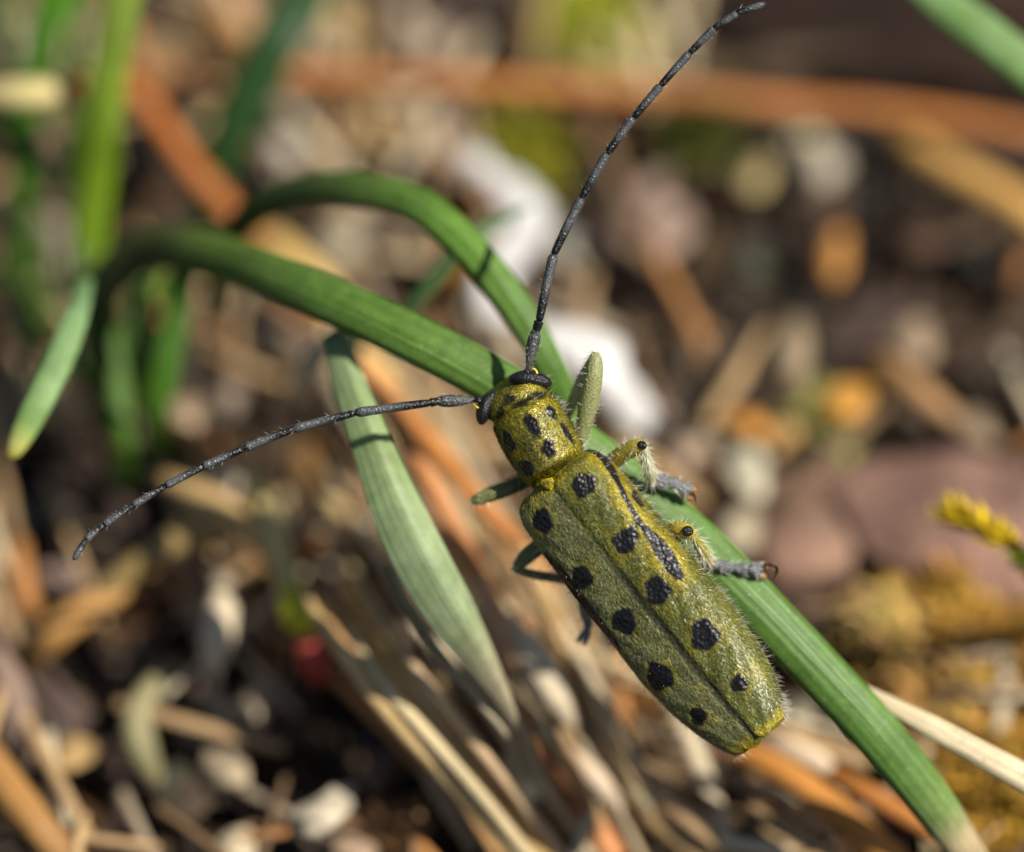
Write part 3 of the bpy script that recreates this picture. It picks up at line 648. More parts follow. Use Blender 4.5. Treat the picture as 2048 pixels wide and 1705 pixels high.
# ------------------------------------------------------------------ moss
def moss(name, px, py, rad, n, rgb, label, lift=-.02, tall=.2, leaf_len=.09):
    """cushion of small pointed leaves on short shoots; one object per cushion"""
    vs_, fs_, cs_ = [], [], []
    rng = np.random.default_rng(int(px + py))
    c0 = G(px, py, lift)
    base = bright(rgb, 1.6)
    for k in range(n):
        a = rng.uniform(0, 2 * math.pi); rr = rad / S * math.sqrt(rng.uniform(0, 1))
        root = c0 + np.array([math.cos(a) * rr, math.sin(a) * rr * 1.1, 0])
        h = tall * (1 - (rr / (rad / S)) ** 2 * 0.7) * rng.uniform(.5, 1.1)
        lean = np.array([math.cos(a), math.sin(a), 0]) * rr * 0.5 + rng.normal(0, .04, 3)
        tip = root + np.array([0, 0, h]) + lean
        sc = rng.uniform(.65, 1.25); cc = base * sc * np.array([1, rng.uniform(.85, 1.1), rng.uniform(.6, 1.2)])
        for j in range(9):
            t = (j + .5) / 9; p = root * (1 - t) + tip * t
            b = rng.uniform(0, 2 * math.pi)
            dr = unit(np.array([math.cos(b), math.sin(b), rng.uniform(.3, 1.1)]))
            sd2 = unit(np.cross(dr, [0.2, 0.1, 1])) * leaf_len * .2
            L = leaf_len * rng.uniform(.6, 1.2)
            i = len(vs_)
            vs_ += [p - sd2 * .5, p + dr * L * .45 - sd2, p + dr * L, p + dr * L * .45 + sd2, p + sd2 * .5]
            fs_ += [(i, i + 1, i + 2, i + 3, i + 4)]
            cs_ += [cc] * 5
    o = make(name, vs_, fs_, M_MOSS, colors=np.array(cs_), origin=c0, smooth=False)
    tag(o, label, 'moss')
moss('moss_cushion', 1165, 95, 95, 260, (140, 146, 34), 'lime green moss cushion behind the long orange pine needle')
moss('moss_cushion', 1045, 335, 70, 160, (120, 120, 26), 'olive moss cushion touching the white lichen crust')
moss('moss_cushion', 1905, 1250, 100, 320, (182, 140, 58), 'golden moss cushion at the edge of the purplish flat stone')
moss('moss_cushion', 1770, 1310, 70, 200, (176, 148, 84), 'pale tan moss cushion between the long blade and the golden moss')
moss('moss_cushion', 1900, 1400, 110, 320, (172, 136, 72), 'straw-coloured moss behind the sharp cream straw')
moss('moss_cushion', 1990, 1600, 90, 320, (146, 112, 40), 'olive-brown moss under the sharp cream straw')
moss('moss_cushion', 2050, 1330, 90, 240, (160, 120, 50), 'brownish moss tuft beyond the straw-coloured moss')
moss('moss_cushion', 1390, 290, 60, 140, (92, 96, 40), 'dark olive moss below the long orange pine needle')
moss('moss_cushion', 1640, 880, 44, 80, (150, 150, 90), 'small greyish green moss tuft beside the orange bark chips', tall=.2)
def sprig():
    vs_, fs_, cs_ = [], [], []
    path = spline(np.array([V(1915, 1030, .7), V(1980, 1060, .68), V(2060, 1120, .7), V(2160, 1220, 1.2)]), 40)
    rng = np.random.default_rng(5)
    for i, p in enumerate(path):
        for j in range(6):
            b = rng.uniform(0, 2 * math.pi); T = unit(path[max(i - 1, 0)] - path[min(i + 1, 39)])
            dr = unit(T * 1.0 + np.array([math.cos(b), math.sin(b) * .8, math.sin(b + 1)]) * .6)
            L = .10 * rng.uniform(.7, 1.2); sd2 = unit(np.cross(dr, [0, 0.4, 1])) * .022
            k = len(vs_); vs_ += [p - sd2 * .5, p + dr * L * .45 - sd2, p + dr * L, p + dr * L * .45 + sd2, p + sd2 * .5]; fs_ += [(k, k + 1, k + 2, k + 3, k + 4)]
            c = bright((190, 160, 24), 1.6) if i < 12 else bright((130, 140, 34), 1.6); cs_ += [c * rng.uniform(.7, 1.2)] * 5
    o = make('moss_sprig', vs_, fs_, M_MOSS, colors=np.array(cs_), origin=path[-1], smooth=False)
    tag(o, 'yellow-tipped moss sprig over the large purplish flat stone', 'moss')
sprig()

# ------------------------------------------------------------------ loose scraps nobody could count
def scraps():
    rng = np.random.default_rng(11)
    pal = [(120, 98, 84), (150, 128, 112), (90, 70, 56), (70, 54, 44), (168, 142, 112), (146, 104, 66), (104, 92, 84), (60, 48, 40), (160, 134, 124), (184, 164, 140), (110, 84, 62)]
    pal = [lin(p) * 0.5 for p in pal]  # halved so the gaps read black: crevice shade put into the colour
    base = np.array([[1, 0, 0], [-1, 0, 0], [0, 1, 0], [0, -1, 0], [0, 0, 1], [0, 0, -1.0]])
    fc = [(0, 2, 4), (2, 1, 4), (1, 3, 4), (3, 0, 4), (2, 0, 5), (1, 2, 5), (3, 1, 5), (0, 3, 5)]
    vs_, fs_, cs_ = [], [], []
    for k in range(9000):
        x = rng.normal(0, 2.6); y = rng.normal(1.2, 2.4)
        p = Vector((x * .9, y * .9 + 0, .3))
        z = -0.22 + noise.fractal(p, 0.9, 2.1, 4) * 0.17 + noise.noise(p * 0.4) * 0.12 + rng.uniform(-.01, .05)
        long_ = rng.random() < .55
        s = min(rng.lognormal(-3.2, .5), .075)
        sz = np.array([s * (8 if long_ else 1.5), s, s * .6]) * rng.uniform(.6, 1.4, 3)
        q = (base + rng.normal(0, .22, (6, 3))) * sz
        e = rng.uniform(0, 2 * math.pi); t = rng.normal(0, .25)
        R = np.array([[math.cos(e), -math.sin(e), 0], [math.sin(e), math.cos(e), 0], [0, 0, 1]])
        T = np.array([[math.cos(t), 0, math.sin(t)], [0, 1, 0], [-math.sin(t), 0, math.cos(t)]])
        q = q @ T.T @ R.T + np.array([x, y, z])
        i = len(vs_); vs_ += list(q); fs_ += [(a + i, b + i, c + i) for a, b, c in fc]
        cs_ += [pal[rng.integers(len(pal))] * rng.uniform(.5, 1.0)] * 6
    o = make('litter_scraps', vs_, fs_, M_SCRAP, colors=np.array(cs_), origin=(0, 0, 0), smooth=False)
    o['kind'] = 'stuff'; o['label'] = 'fine brown plant scraps and soil crumbs strewn over the ground'; o['category'] = 'litter'
scraps()

# ------------------------------------------------------------------ the beetle
PHI = math.radians(17.0); CP, SP_ = math.cos(PHI), math.sin(PHI)
beetle = bpy.data.objects.new('beetle', None)
b0 = V(1262, 1075, 0.19); beetle.location = b0; beetle['_w'] = tuple(b0)
beetle.empty_display_size = 0.2
COL.objects.link(beetle)
tag(beetle, 'slender yellow-green longhorn beetle with black spots clinging to the long grass blade', 'beetle')

YEL = lin((182, 164, 28)); OLV = lin((110, 114, 46)); GRY = lin((150, 150, 104)); BLK = lin((17, 17, 19)); DGR = lin((70, 74, 34))

def spot(px, py, cx, cy, rx, ry, ang, soft=.13, wob=0.17):
    a = math.radians(ang); dx, dy = px - cx, py - cy
    u = (dx * math.cos(a) + dy * math.sin(a)) / rx; v = (-dx * math.sin(a) + dy * math.cos(a)) / ry
    th = np.arctan2(v, u)
    r = np.hypot(u, v) / (1 + wob * (np.sin(3 * th + cx) * .5 + np.sin(5 * th + cy) * .4))
    return 1 - smooth01(r, 1 - soft, 1 + soft)

def seg_dist(px, py, pts):
    """distance to a polyline and interpolated third column"""
    best = np.full(px.shape, 1e9); val = np.zeros(px.shape)
    for (x0, y0, r0), (x1, y1, r1) in zip(pts[:-1], pts[1:]):
        dx, dy = x1 - x0, y1 - y0
        t = np.clip(((px - x0) * dx + (py - y0) * dy) / (dx * dx + dy * dy), 0, 1)
        d = np.hypot(px - x0 - t * dx, py - y0 - t * dy); r = r0 + t * (r1 - r0)
        m = d - r < best; best = np.where(m, d - r, best)
    return best

E_SPOTS = {1: [(1167, 970, 22, 24, 40), (1250, 1082, 22, 26, 45), (1263, 1060, 9, 14, 40), (1314, 1182, 24, 28, -20), (1408, 1270, 26, 31, -10), (1477, 1367, 17, 17, 0), (1273, 996, 6, 20, -32)],
           -1: [(1085, 1042, 17, 25, -18), (1163, 1156, 20, 23, -10), (1248, 1243, 22, 26, -25), (1319, 1353, 23, 29, -40), (1396, 1432, 15, 18, -25)]}
STRIPE_KNEE_SHADE = [(1150, 898, 5), (1172, 893, 10), (1190, 897, 11), (1206, 915, 9), (1222, 938, 7.5), (1237, 968, 6), (1253, 1002, 5.5), (1277, 1043, 6), (1298, 1068, 9), (1312, 1084, 14), (1330, 1110, 17), (1346, 1134, 15), (1357, 1152, 10)]  # black shoulder stripe; its wide part also holds the knee's painted shadow

E0 = np.array([1092.0, 963.0]); E1 = np.array([1512.0, 1488.0])
EA = (E1 - E0) / np.linalg.norm(E1 - E0); EL = np.array([EA[1], -EA[0]])     # along, and towards the beetle's right
ELEN = np.linalg.norm(E1 - E0)
W0 = -0.06
def ely(side, s, t):
    """elytron surface: s along (0 base .. 1 tip), t from suture (0) round to the under edge (1)"""
    s, t = np.broadcast_arrays(np.asarray(s, float), np.asarray(t, float))
    hw = interp(s, [0, .02, .06, .15, .35, .65, .78, .87, .93, .97, .99, 1.0], [78, 94, 104, 109, 114, 115, 107, 95, 82, 70, 61, 46])
    inner = interp(s, [0, .93, .97, .99, 1.0], [0, 0, 1.5, 5, 14])
    if side < 0: hw = hw * 1.06
    Hh = interp(s, [0, .03, .1, .3, .7, .85, .95, 1.0], [64, 68, 71, 72, 70, 64, 55, 48])
    th = t * math.radians(112)
    sx = np.sign(np.sin(th)) * np.abs(np.sin(th)) ** .78; cz = np.sign(np.cos(th)) * np.abs(np.cos(th)) ** .66
    x = inner + (hw - inner) * sx
    z = Hh * cz - 72
    z = z - 1.5 * np.exp(-(t / .016) ** 2) - 10 * np.exp(-(s / .012) ** 2)
    z = z + 0.8 * np.exp(-((t - .045) / .03) ** 2) * smooth01(s, .35, .8)               # raised suture behind
    z = z + 3.0 * np.exp(-((t - .60) / .05) ** 2) * (1 - smooth01(s, .35, .5))           # shoulder ridge
    wig = 1.3 * np.sin(s * 37 + t * 9) * np.sin(t * 23 + s * 11)
    z = z + wig
    L = side * x
    lp = L * CP - z * SP_; nn = z * CP + L * SP_
    cx = E0[0] + EA[0] * ELEN * s + EL[0] * lp; cy = E0[1] + EA[1] * ELEN * s + EL[1] * lp
    return V(cx, cy, W0 - nn / S), cx, cy

def ely_paint(side, s, t, px, py, dark=False):
    n1 = np.array([noise.noise(Vector((a * .02, b * .02, 1.5))) for a, b in zip(px, py)])
    n2 = np.array([noise.noise(Vector((a * .05, b * .05, 7.5))) for a, b in zip(px, py)])
    base = OLV[None] * (1 + .2 * n1[:, None]) * np.ones((len(px), 1))
    if side < 0:
        g = np.clip(.55 + .35 * n1, 0, 1)[:, None]; base = base * (1 - g) + GRY * g  # left case greyed: the sky's pale sheen put into the colour
    # yellow down: by the shoulder stripe, round the spots, at the tip, on the under edge
    y = np.zeros(len(px))
    if side > 0:
        d = seg_dist(px, py, STRIPE_KNEE_SHADE)
        y = np.maximum(y, np.exp(-(np.maximum(d, 0) / 21) ** 2) * .9)
        y = np.maximum(y, smooth01(t, .93, .98) * .9)
    for (cx, cy, rx, ry, a) in E_SPOTS[side]:
        r = np.hypot(px - cx, py - cy); y = np.maximum(y, np.exp(-((r - ry) / 12) ** 2) * (.34 if side > 0 else .3))
    y = np.maximum(y, smooth01(s, .94, .98) * .95)
    y = np.maximum(y, np.exp(-(s / .05) ** 2) * .6)
    y = np.clip(y + .34 * n2 + .2 * n1, 0, 1)
    c = base * (1 - y[:, None]) + YEL * y[:, None]
    bare = np.zeros(len(px))
    for q in E_SPOTS[side]: bare = np.maximum(bare, spot(px, py, q[0], q[1], q[2] * 1.12, q[3] * 1.1, q[4]))
    if side > 0:
        bare = np.maximum(bare, 1 - smooth01(seg_dist(px, py, STRIPE_KNEE_SHADE) + 1.6 * n2, -1.2, 1.2))
    else:
        e = (1 - smooth01(seg_dist(px, py, [(1090, 1106, 3), (1113, 1130, 7), (1168, 1204, 8), (1236, 1297, 7)]), -1, 2)) * (t > .3)
        bare = np.maximum(bare, e); bare = np.maximum(bare, smooth01(t, .62, .68) * (1 - smooth01(s, .04, .07)))
    bare = np.maximum(bare, (1 - smooth01(t, .010, .016)) * smooth01(s, .12, .4) * .9)
    c = c * (1 - bare[:, None]) + BLK * bare[:, None]
    return c * (.4 + .6 * bare[:, None]) if dark else c, bare, y

def tri_hairs(root, nrm, dirs, length, width):
    """flat appressed hairs: one thin triangle each"""
    side = unit(unit(np.cross(dirs, nrm)) + nrm * RNG.normal(0, .22, len(dirs))[:, None]) * (width * .5)[:, None]
    tip = root + dirs * length[:, None]
    v = np.stack([root - side, root + side, tip], 1).reshape(-1, 3)
    f = np.arange(len(v)).reshape(-1, 3)
    return v, f

def cone_hairs(root, dirs, length, width):
    a = unit(np.cross(dirs, np.array([.31, .57, .76]))); b = np.cross(dirs, a)
    r = (width * .5)[:, None]
    v = np.stack([root + a * r, root - a * r * .5 + b * r * .87, root - a * r * .5 - b * r * .87, root + dirs * length[:, None]], 1).reshape(-1, 3)
    i = np.arange(len(root)) * 4
    f = np.concatenate([np.stack([i, i + 1, i + 3], 1), np.stack([i + 1, i + 2, i + 3], 1), np.stack([i + 2, i, i + 3], 1)])
    return v, f

def build_elytron(side):
    ns, ntt = 340, 90
    s = 1 - (1 - np.linspace(0, 1, ns)) ** 1.25; t = np.linspace(0, 1, ntt)
    Sg, Tg = np.meshgrid(s, t, indexing='ij')
    P, cx, cy = ely(side, Sg, Tg)
    v = P.reshape(-1, 3); px, py = proj(v)
    col, bare, y = ely_paint(side, Sg.ravel(), Tg.ravel(), px, py, True)
    f = []
    for i in range(ns - 1):
        for j in range(ntt - 1):
            a = i * ntt + j
            q = (a, a + 1, a + ntt + 1, a + ntt)
            f.append(q if side > 0 else q[::-1])
    o = make('elytron', v, f, M_CUT, parent=beetle, colors=col, mask=bare)
    o['label'] = 'right wing case with a black shoulder stripe and painted knee shadow' if side > 0 else 'left wing case with five black spots'
    # lying pubescence
    n = 24000
    rs = RNG.uniform(.004, .985, n); rt = RNG.uniform(.02, .93, n)
    P0, _, _ = ely(side, rs, rt); Ps, _, _ = ely(side, rs + .004, rt); Pt, _, _ = ely(side, rs, rt + .008)
    Ts = unit(Ps - P0); Tt = unit(Pt - P0); Nn = unit(np.cross(Tt, Ts)) * side
    outw = (Nn @ -FWD); Nn = np.where((np.sum(Nn * (P0 - V(1300, 1215, .12)), 1) < 0)[:, None], -Nn, Nn)
    hx, hy = proj(P0); hc, hb, hyel = ely_paint(side, rs, rt, hx, hy)
    keep = hb < RNG.uniform(.02, .9, n)
    dirs = unit(Ts + Tt * RNG.normal(0, .24, n)[:, None] + Nn * RNG.uniform(.05, .30, n)[:, None])
    hcol = hc * RNG.uniform(.45, 1.75, n)[:, None] + (RNG.random(n) < .12)[:, None] * .12
    root = P0 + Nn * .0008
    v, f = tri_hairs(root[keep], Nn[keep], dirs[keep], RNG.uniform(.008, .016, n)[keep], RNG.uniform(.0015, .0024, n)[keep])
    h = make('pubescence', v, f, M_HAIR, parent=o, colors=np.repeat(hcol[keep], 3, 0), smooth=False); h['kind'] = 'stuff'
    # erect bristles, mostly along the outer edge and tip
    n = 520
    rs = RNG.uniform(.02, .99, n); rt = np.where(RNG.random(n) < .9, RNG.uniform(.66, .95, n), RNG.uniform(.03, .9, n))
    tipm = RNG.random(n) < .16; rs = np.where(tipm, RNG.uniform(.93, .998, n), rs)
    P0, _, _ = ely(side, rs, rt); Ps, _, _ = ely(side, np.minimum(rs + .004, 1.0) , rt); Pt, _, _ = ely(side, rs, rt + .008)
    Ts = unit(Ps - P0); Nn = unit(np.cross(unit(Pt - P0), Ts)) * side
    Nn = np.where((np.sum(Nn * (P0 - V(1300, 1215, .12)), 1) < 0)[:, None], -Nn, Nn)
    dirs = unit(Nn + Ts * RNG.uniform(.0, .8, n)[:, None] + RNG.normal(0, .22, (n, 3)))
    ln = np.where(rt > .6, RNG.uniform(.016, .04, n), RNG.uniform(.006, .014, n))
    v, f = cone_hairs(P0, dirs, ln, np.full(n, .0013))
    cc = np.where(RNG.random(n) < .75, .75, .25)[:, None] * np.array([1.0, .95, .82])
    h = make('bristles', v, f, M_WHAIR, parent=o, colors=np.repeat(cc, 4, 0), smooth=False); h['kind'] = 'stuff'
    return o
build_elytron(1); build_elytron(-1)

# body: head, pronotum and abdomen in one continuous loft
BODY = np.array([  # px, py, depth of the centre, half width, height up, height down
 (1515, 1492, .10, 6, 4, 4), (1504, 1478, .10, 34, 14, 18), (1470, 1438, .085, 70, 28, 34), (1420, 1372, .075, 92, 40, 50), (1360, 1290, .07, 104, 48, 60), (1290, 1198, .065, 106, 52, 66), (1215, 1096, .065, 102, 54, 70), (1160, 1010, .065, 92, 52, 70),
 (1130, 962, .065, 78, 34, 68), (1116, 943, .062, 64, 26, 64), (1111, 936, .06, 65, 40, 62), (1106, 928, .058, 70, 64, 62), (1101, 919, .058, 71, 65, 62), (1088, 895, .055, 71, 63, 62), (1072, 868, .055, 72, 63, 62), (1058, 843, .056, 71, 61, 60), (1049, 827, .06, 68, 57, 56),
 (1045, 820, .063, 66, 51, 54), (1042, 814, .068, 62, 43, 52), (1038, 807, .066, 66, 49, 52), (1032, 797, .066, 69, 52, 54), (1026, 787, .07, 67, 49, 56), (1020, 777, .08, 58, 41, 58), (1015, 769, .095, 44, 30, 58), (1011, 763, .115, 28, 14, 52), (1008, 758, .14, 10, -10, 42)], float)
BSP = spline(BODY, 320)
def body_frame(u):
    """u in 0..1 -> centre px, depth, axis direction, sizes"""
    i = u * (len(BSP) - 1)
    c = np.stack([np.interp(i, np.arange(len(BSP)), BSP[:, k]) for k in range(6)], -1)
    g = np.gradient(BSP[:, :2], axis=0)
    k = np.ones(21) / 21
    g = np.stack([np.convolve(np.pad(g[:, m], 10, 'edge'), k, 'valid') for m in (0, 1)], 1)
    tx = np.interp(i, np.arange(len(BSP)), g[:, 0]); ty = np.interp(i, np.arange(len(BSP)), g[:, 1])
    n = np.hypot(tx, ty); return c, -tx / n, -ty / n
def body_pt(u, a):
    """a: angle round the section, 0 = beetle's right side, 90 degrees = back"""
    u, a = np.broadcast_arrays(np.asarray(u, float), np.asarray(a, float))
    c, ax, ay = body_frame(u)
    lx, ly = ay, -ax
    ca, sa = np.cos(a), np.sin(a)
    x = c[..., 3] * np.sign(ca) * np.abs(ca) ** .86
    z = np.where(sa > 0, c[..., 4] * np.abs(sa) ** .86, -c[..., 5] * np.abs(sa) ** .9)
    lp = x * CP - z * SP_; nn = z * CP + x * SP_
    return V(c[..., 0] + lx * lp, c[..., 1] + ly * lp, c[..., 2] - nn / S)

P_SPOTS = [(1065, 850, 12, 25, -32), (1018, 884, 10, 22, -22), (1098, 897, 13, 18, -15), (1050, 938, 17, 15, 20), (1103, 825, 8, 16, -35), (1134, 866, 5, 24, -32)]
UPRO0, UPRO1 = None, None
def body_paint(u, a, px, py, dark=False):
    n1 = np.array([noise.noise(Vector((p * .03, q * .03, 3.5))) for p, q in zip(px, py)])
    n2 = np.array([noise.noise(Vector((p * .08, q * .08, 8.5))) for p, q in zip(px, py)])
    y = np.clip(.60 + .6 * n1 + .35 * n2, 0, 1)[:, None]
    c = OLV * (1 - y) + YEL * y
    c = c * np.ones((len(px), 1))
    back = np.sin(a)
    under = smooth01(-back, -.05, .35)[:, None]; c = c * (1 - under) + lin((130, 120, 60)) * under
    ax_, ay_ = px - 1041, py - 813
    along = (px - 1072) * .50 + (py - 868) * .866            # distance down the pronotum axis in px
    bare = np.zeros(len(px))
    for q in P_SPOTS: bare = np.maximum(bare, spot(px, py, q[0], q[1], q[2] * 1.15, q[3] * 1.1, q[4], soft=.16, wob=.14) * (back > .05))
    # dark saddle down the middle of the pronotum and a dark collar behind the head
    mid = spot(px, py, 1060, 892, 24, 44, -30, soft=.7) * .7
    c = c * (1 - mid[:, None]) + DGR * mid[:, None]
    for q in [(1018, 800, 16, 11, -30), (1078, 790, 18, 9, 5), (1000, 826, 10, 16, 20), (1046, 805, 26, 8, -25)]:
        k = spot(px, py, *q, soft=.3, wob=.25) * (back > 0) * .95; bare = np.maximum(bare, k)
    c = c * (1 - bare[:, None]) + BLK * bare[:, None]
    return c * (.45 + .55 * bare[:, None]) if dark else c, bare

def build_body():
    nu, na = 300, 96
    u = np.linspace(0, 1, nu); a = np.arange(na) / na * 2 * math.pi
    U, A = np.meshgrid(u, a, indexing='ij')
    v = body_pt(U, A).reshape(-1, 3); px, py = proj(v)
    col, bare = body_paint(U.ravel(), A.ravel(), px, py, True)
    f = [(i * na + j, i * na + (j + 1) % na, (i + 1) * na + (j + 1) % na, (i + 1) * na + j) for i in range(nu - 1) for j in range(na)]
    f.append(tuple(range(na - 1, -1, -1))); f.append(tuple(range((nu - 1) * na, nu * na)))
    o = make('body', v, f, M_CUT, parent=beetle, colors=col, mask=bare)
    o['label'] = 'yellow head and pronotum with black spots, olive abdomen'
    # short golden hairs over head and pronotum
    n = 9000
    # u range of pronotum + head
    cpx = BSP[:, 0]; u0 = np.argmin(np.abs(BSP[:, 1] - 936)) / (len(BSP) - 1)
    ru = RNG.uniform(u0, .965, n); ra = RNG.uniform(-.3, math.pi + .3, n)
    P0 = body_pt(ru, ra); Pu = body_pt(ru - .003, ra); Pa = body_pt(ru, ra + .03)
    Ts = unit(Pu - P0); Ta = unit(Pa - P0); Nn = unit(np.cross(Ta, Ts))
    cen, _, _ = body_frame(ru); C = V(cen[:, 0], cen[:, 1], cen[:, 2])
    Nn = np.where((np.sum(Nn * (P0 - C), 1) < 0)[:, None], -Nn, Nn)
    hx, hy = proj(P0); hc, hb = body_paint(ru, ra, hx, hy)
    keep = hb < RNG.uniform(.02, .9, n)
    dirs = unit(Ta * np.sign(np.cos(ra))[:, None] * RNG.uniform(.2, 1, n)[:, None] + Ts * RNG.normal(.2, .5, n)[:, None] + Nn * RNG.uniform(.05, .3, n)[:, None])
    hcol = hc * RNG.uniform(.5, 1.7, n)[:, None] + RNG.uniform(0, .02, n)[:, None]
    v, f = tri_hairs((P0 + Nn * .0006)[keep], Nn[keep], dirs[keep], RNG.uniform(.008, .016, n)[keep], RNG.uniform(.0018, .003, n)[keep])
    h = make('pubescence', v, f, M_HAIR, parent=o, colors=np.repeat(hcol[keep], 3, 0), smooth=False); h['kind'] = 'stuff'
    n = 420
    ru = RNG.uniform(.05, .97, n); ra = np.where(RNG.random(n) < .95, np.where(RNG.random(n) < .5, RNG.uniform(-.6, .4, n), math.pi + RNG.uniform(-.4, .6, n)), RNG.uniform(0, math.pi, n))
    P0 = body_pt(ru, ra); cen, _, _ = body_frame(ru); C = V(cen[:, 0], cen[:, 1], cen[:, 2])
    dirs = unit(unit(P0 - C) + RNG.normal(0, .35, (n, 3)))
    v, f = cone_hairs(P0, dirs, RNG.uniform(.02, .05, n), np.full(n, .0016))
    h = make('bristles', v, f, M_WHAIR, parent=o, colors=np.tile(np.array([.75, .72, .62]), (len(v), 1)), smooth=False); h['kind'] = 'stuff'
    return o
body = build_body()

# rim along the back of the pronotum and the small scutellum
def scutellum():
    pts = [(1078, 962), (1085, 974), (1093, 981), (1102, 982), (1107, 974), (1108, 962), (1104, 955)]
    c = np.array(pts, float); top = V(c[:, 0], c[:, 1], np.full(len(c), W0 + .006)); bot = V(c[:, 0], c[:, 1], np.full(len(c), W0 + .03))
    cen = V(1095, 966, W0 + .004)
    v = np.concatenate([top, bot, cen[None]]); n = len(c)
    f = [(i, (i + 1) % n, 2 * n) for i in range(n)] + [(i, i + n, (i + 1) % n + n, (i + 1) % n) for i in range(n)]
    col = np.concatenate([np.tile(YEL * .8, (2 * n, 1)), OLV[None] * .35])
    make('scutellum', v, f, M_CUT, parent=beetle, colors=col, mask=np.zeros(len(v)))
scutellum()

def ellipsoid(name, px, py, w, a, b, c, ang, col, mat, parent, tilt=(0, 0), bare=1.0, kidney=0.0, nu=40):
    """half axes a, b in the picture plane (px), c in depth"""
    v, f = ICO4
    q = v.copy()
    if kidney: q[:, 1] += kidney * (q[:, 0] ** 2 - .4)
    ca, sa = math.cos(math.radians(ang)), math.sin(math.radians(ang))
    x = q[:, 0] * a * ca - q[:, 1] * b * sa; y = q[:, 0] * a * sa + q[:, 1] * b * ca; z = q[:, 2] * c
    dw = -(z + x * tilt[0] + y * tilt[1]) / S
    P = V(px + x, py + y, w + dw)
    return make(name, P, f, mat, parent=parent, colors=np.tile(col, (len(P), 1)), mask=np.full(len(P), bare))
e = ellipsoid('eye', 1061, 760, .024, 44, 17, 30, 7, lin((26, 26, 30)), M_EYE, body, kidney=.30); e['label'] = 'black kidney-shaped eye'
e = ellipsoid('eye', 972, 815, .058, 37, 16.5, 28, 112, lin((26, 26, 30)), M_EYE, body, kidney=-.28); e['label'] = 'black kidney-shaped eye'

def tube_part(name, ctrl, mat, parent, colfun, K=14, n=24, flat=1.0, bare=0.0, hint=None):
    """ctrl rows: px, py, depth, radius px"""
    c = np.array(ctrl, float)
    sp = spline(np.concatenate([V(c[:, 0], c[:, 1], c[:, 2]), (c[:, 3] / S)[:, None]], 1), n)
    P, r = sp[:, :3], np.maximum(sp[:, 3], .0008)
    v, f, uv = loft(P, r, r * flat, circle(K), -FWD + np.array([.05, 0, .1]) if hint is None else hint)
    t = np.repeat(np.linspace(0, 1, n), K)
    col = np.array([colfun(x) for x in np.linspace(0, 1, n)]); col = np.repeat(col, K, 0)
    o = make(name, v, f, mat, parent=parent, colors=col, uvs=uv, mask=np.full(len(v), bare))
    o_data[o.name] = (P, r)
    return o
o_data = {}
def tube_hairs(parent, n, length, width, col, lean=.5, lying=False):
    P, r = o_data[parent.name]
    T, Sd, U = frames(P, -FWD)
    i = RNG.uniform(0, len(P) - 1.001, n); k = i.astype(int); fr = (i - k)[:, None]
    p = P[k] * (1 - fr) + P[k + 1] * fr; rr = r[k]
    a = RNG.uniform(0, 2 * math.pi, n)[:, None]
    out = Sd[k] * np.cos(a) + U[k] * np.sin(a)
    dirs = unit(out * (.12 if lying else 1) + T[k] * (RNG.uniform(.5, 1.2, n)[:, None] if lying else lean * RNG.uniform(.3, 1.2, n)[:, None]) + RNG.normal(0, .15, (n, 3)))
    root = p + out * rr[:, None] * .97
    ln = RNG.uniform(.6, 1.3, n) * length
    if lying: v, f = tri_hairs(root, out, dirs, ln, np.full(n, width)); m = 3
    else: v, f = cone_hairs(root, dirs, ln, np.full(n, width)); m = 4
    cc = np.asarray(col)[None] * RNG.uniform(.6, 1.25, n)[:, None]
    h = make('bristles', v, f, M_WHAIR, parent=parent, colors=np.repeat(cc, m, 0), smooth=False); h['kind'] = 'stuff'

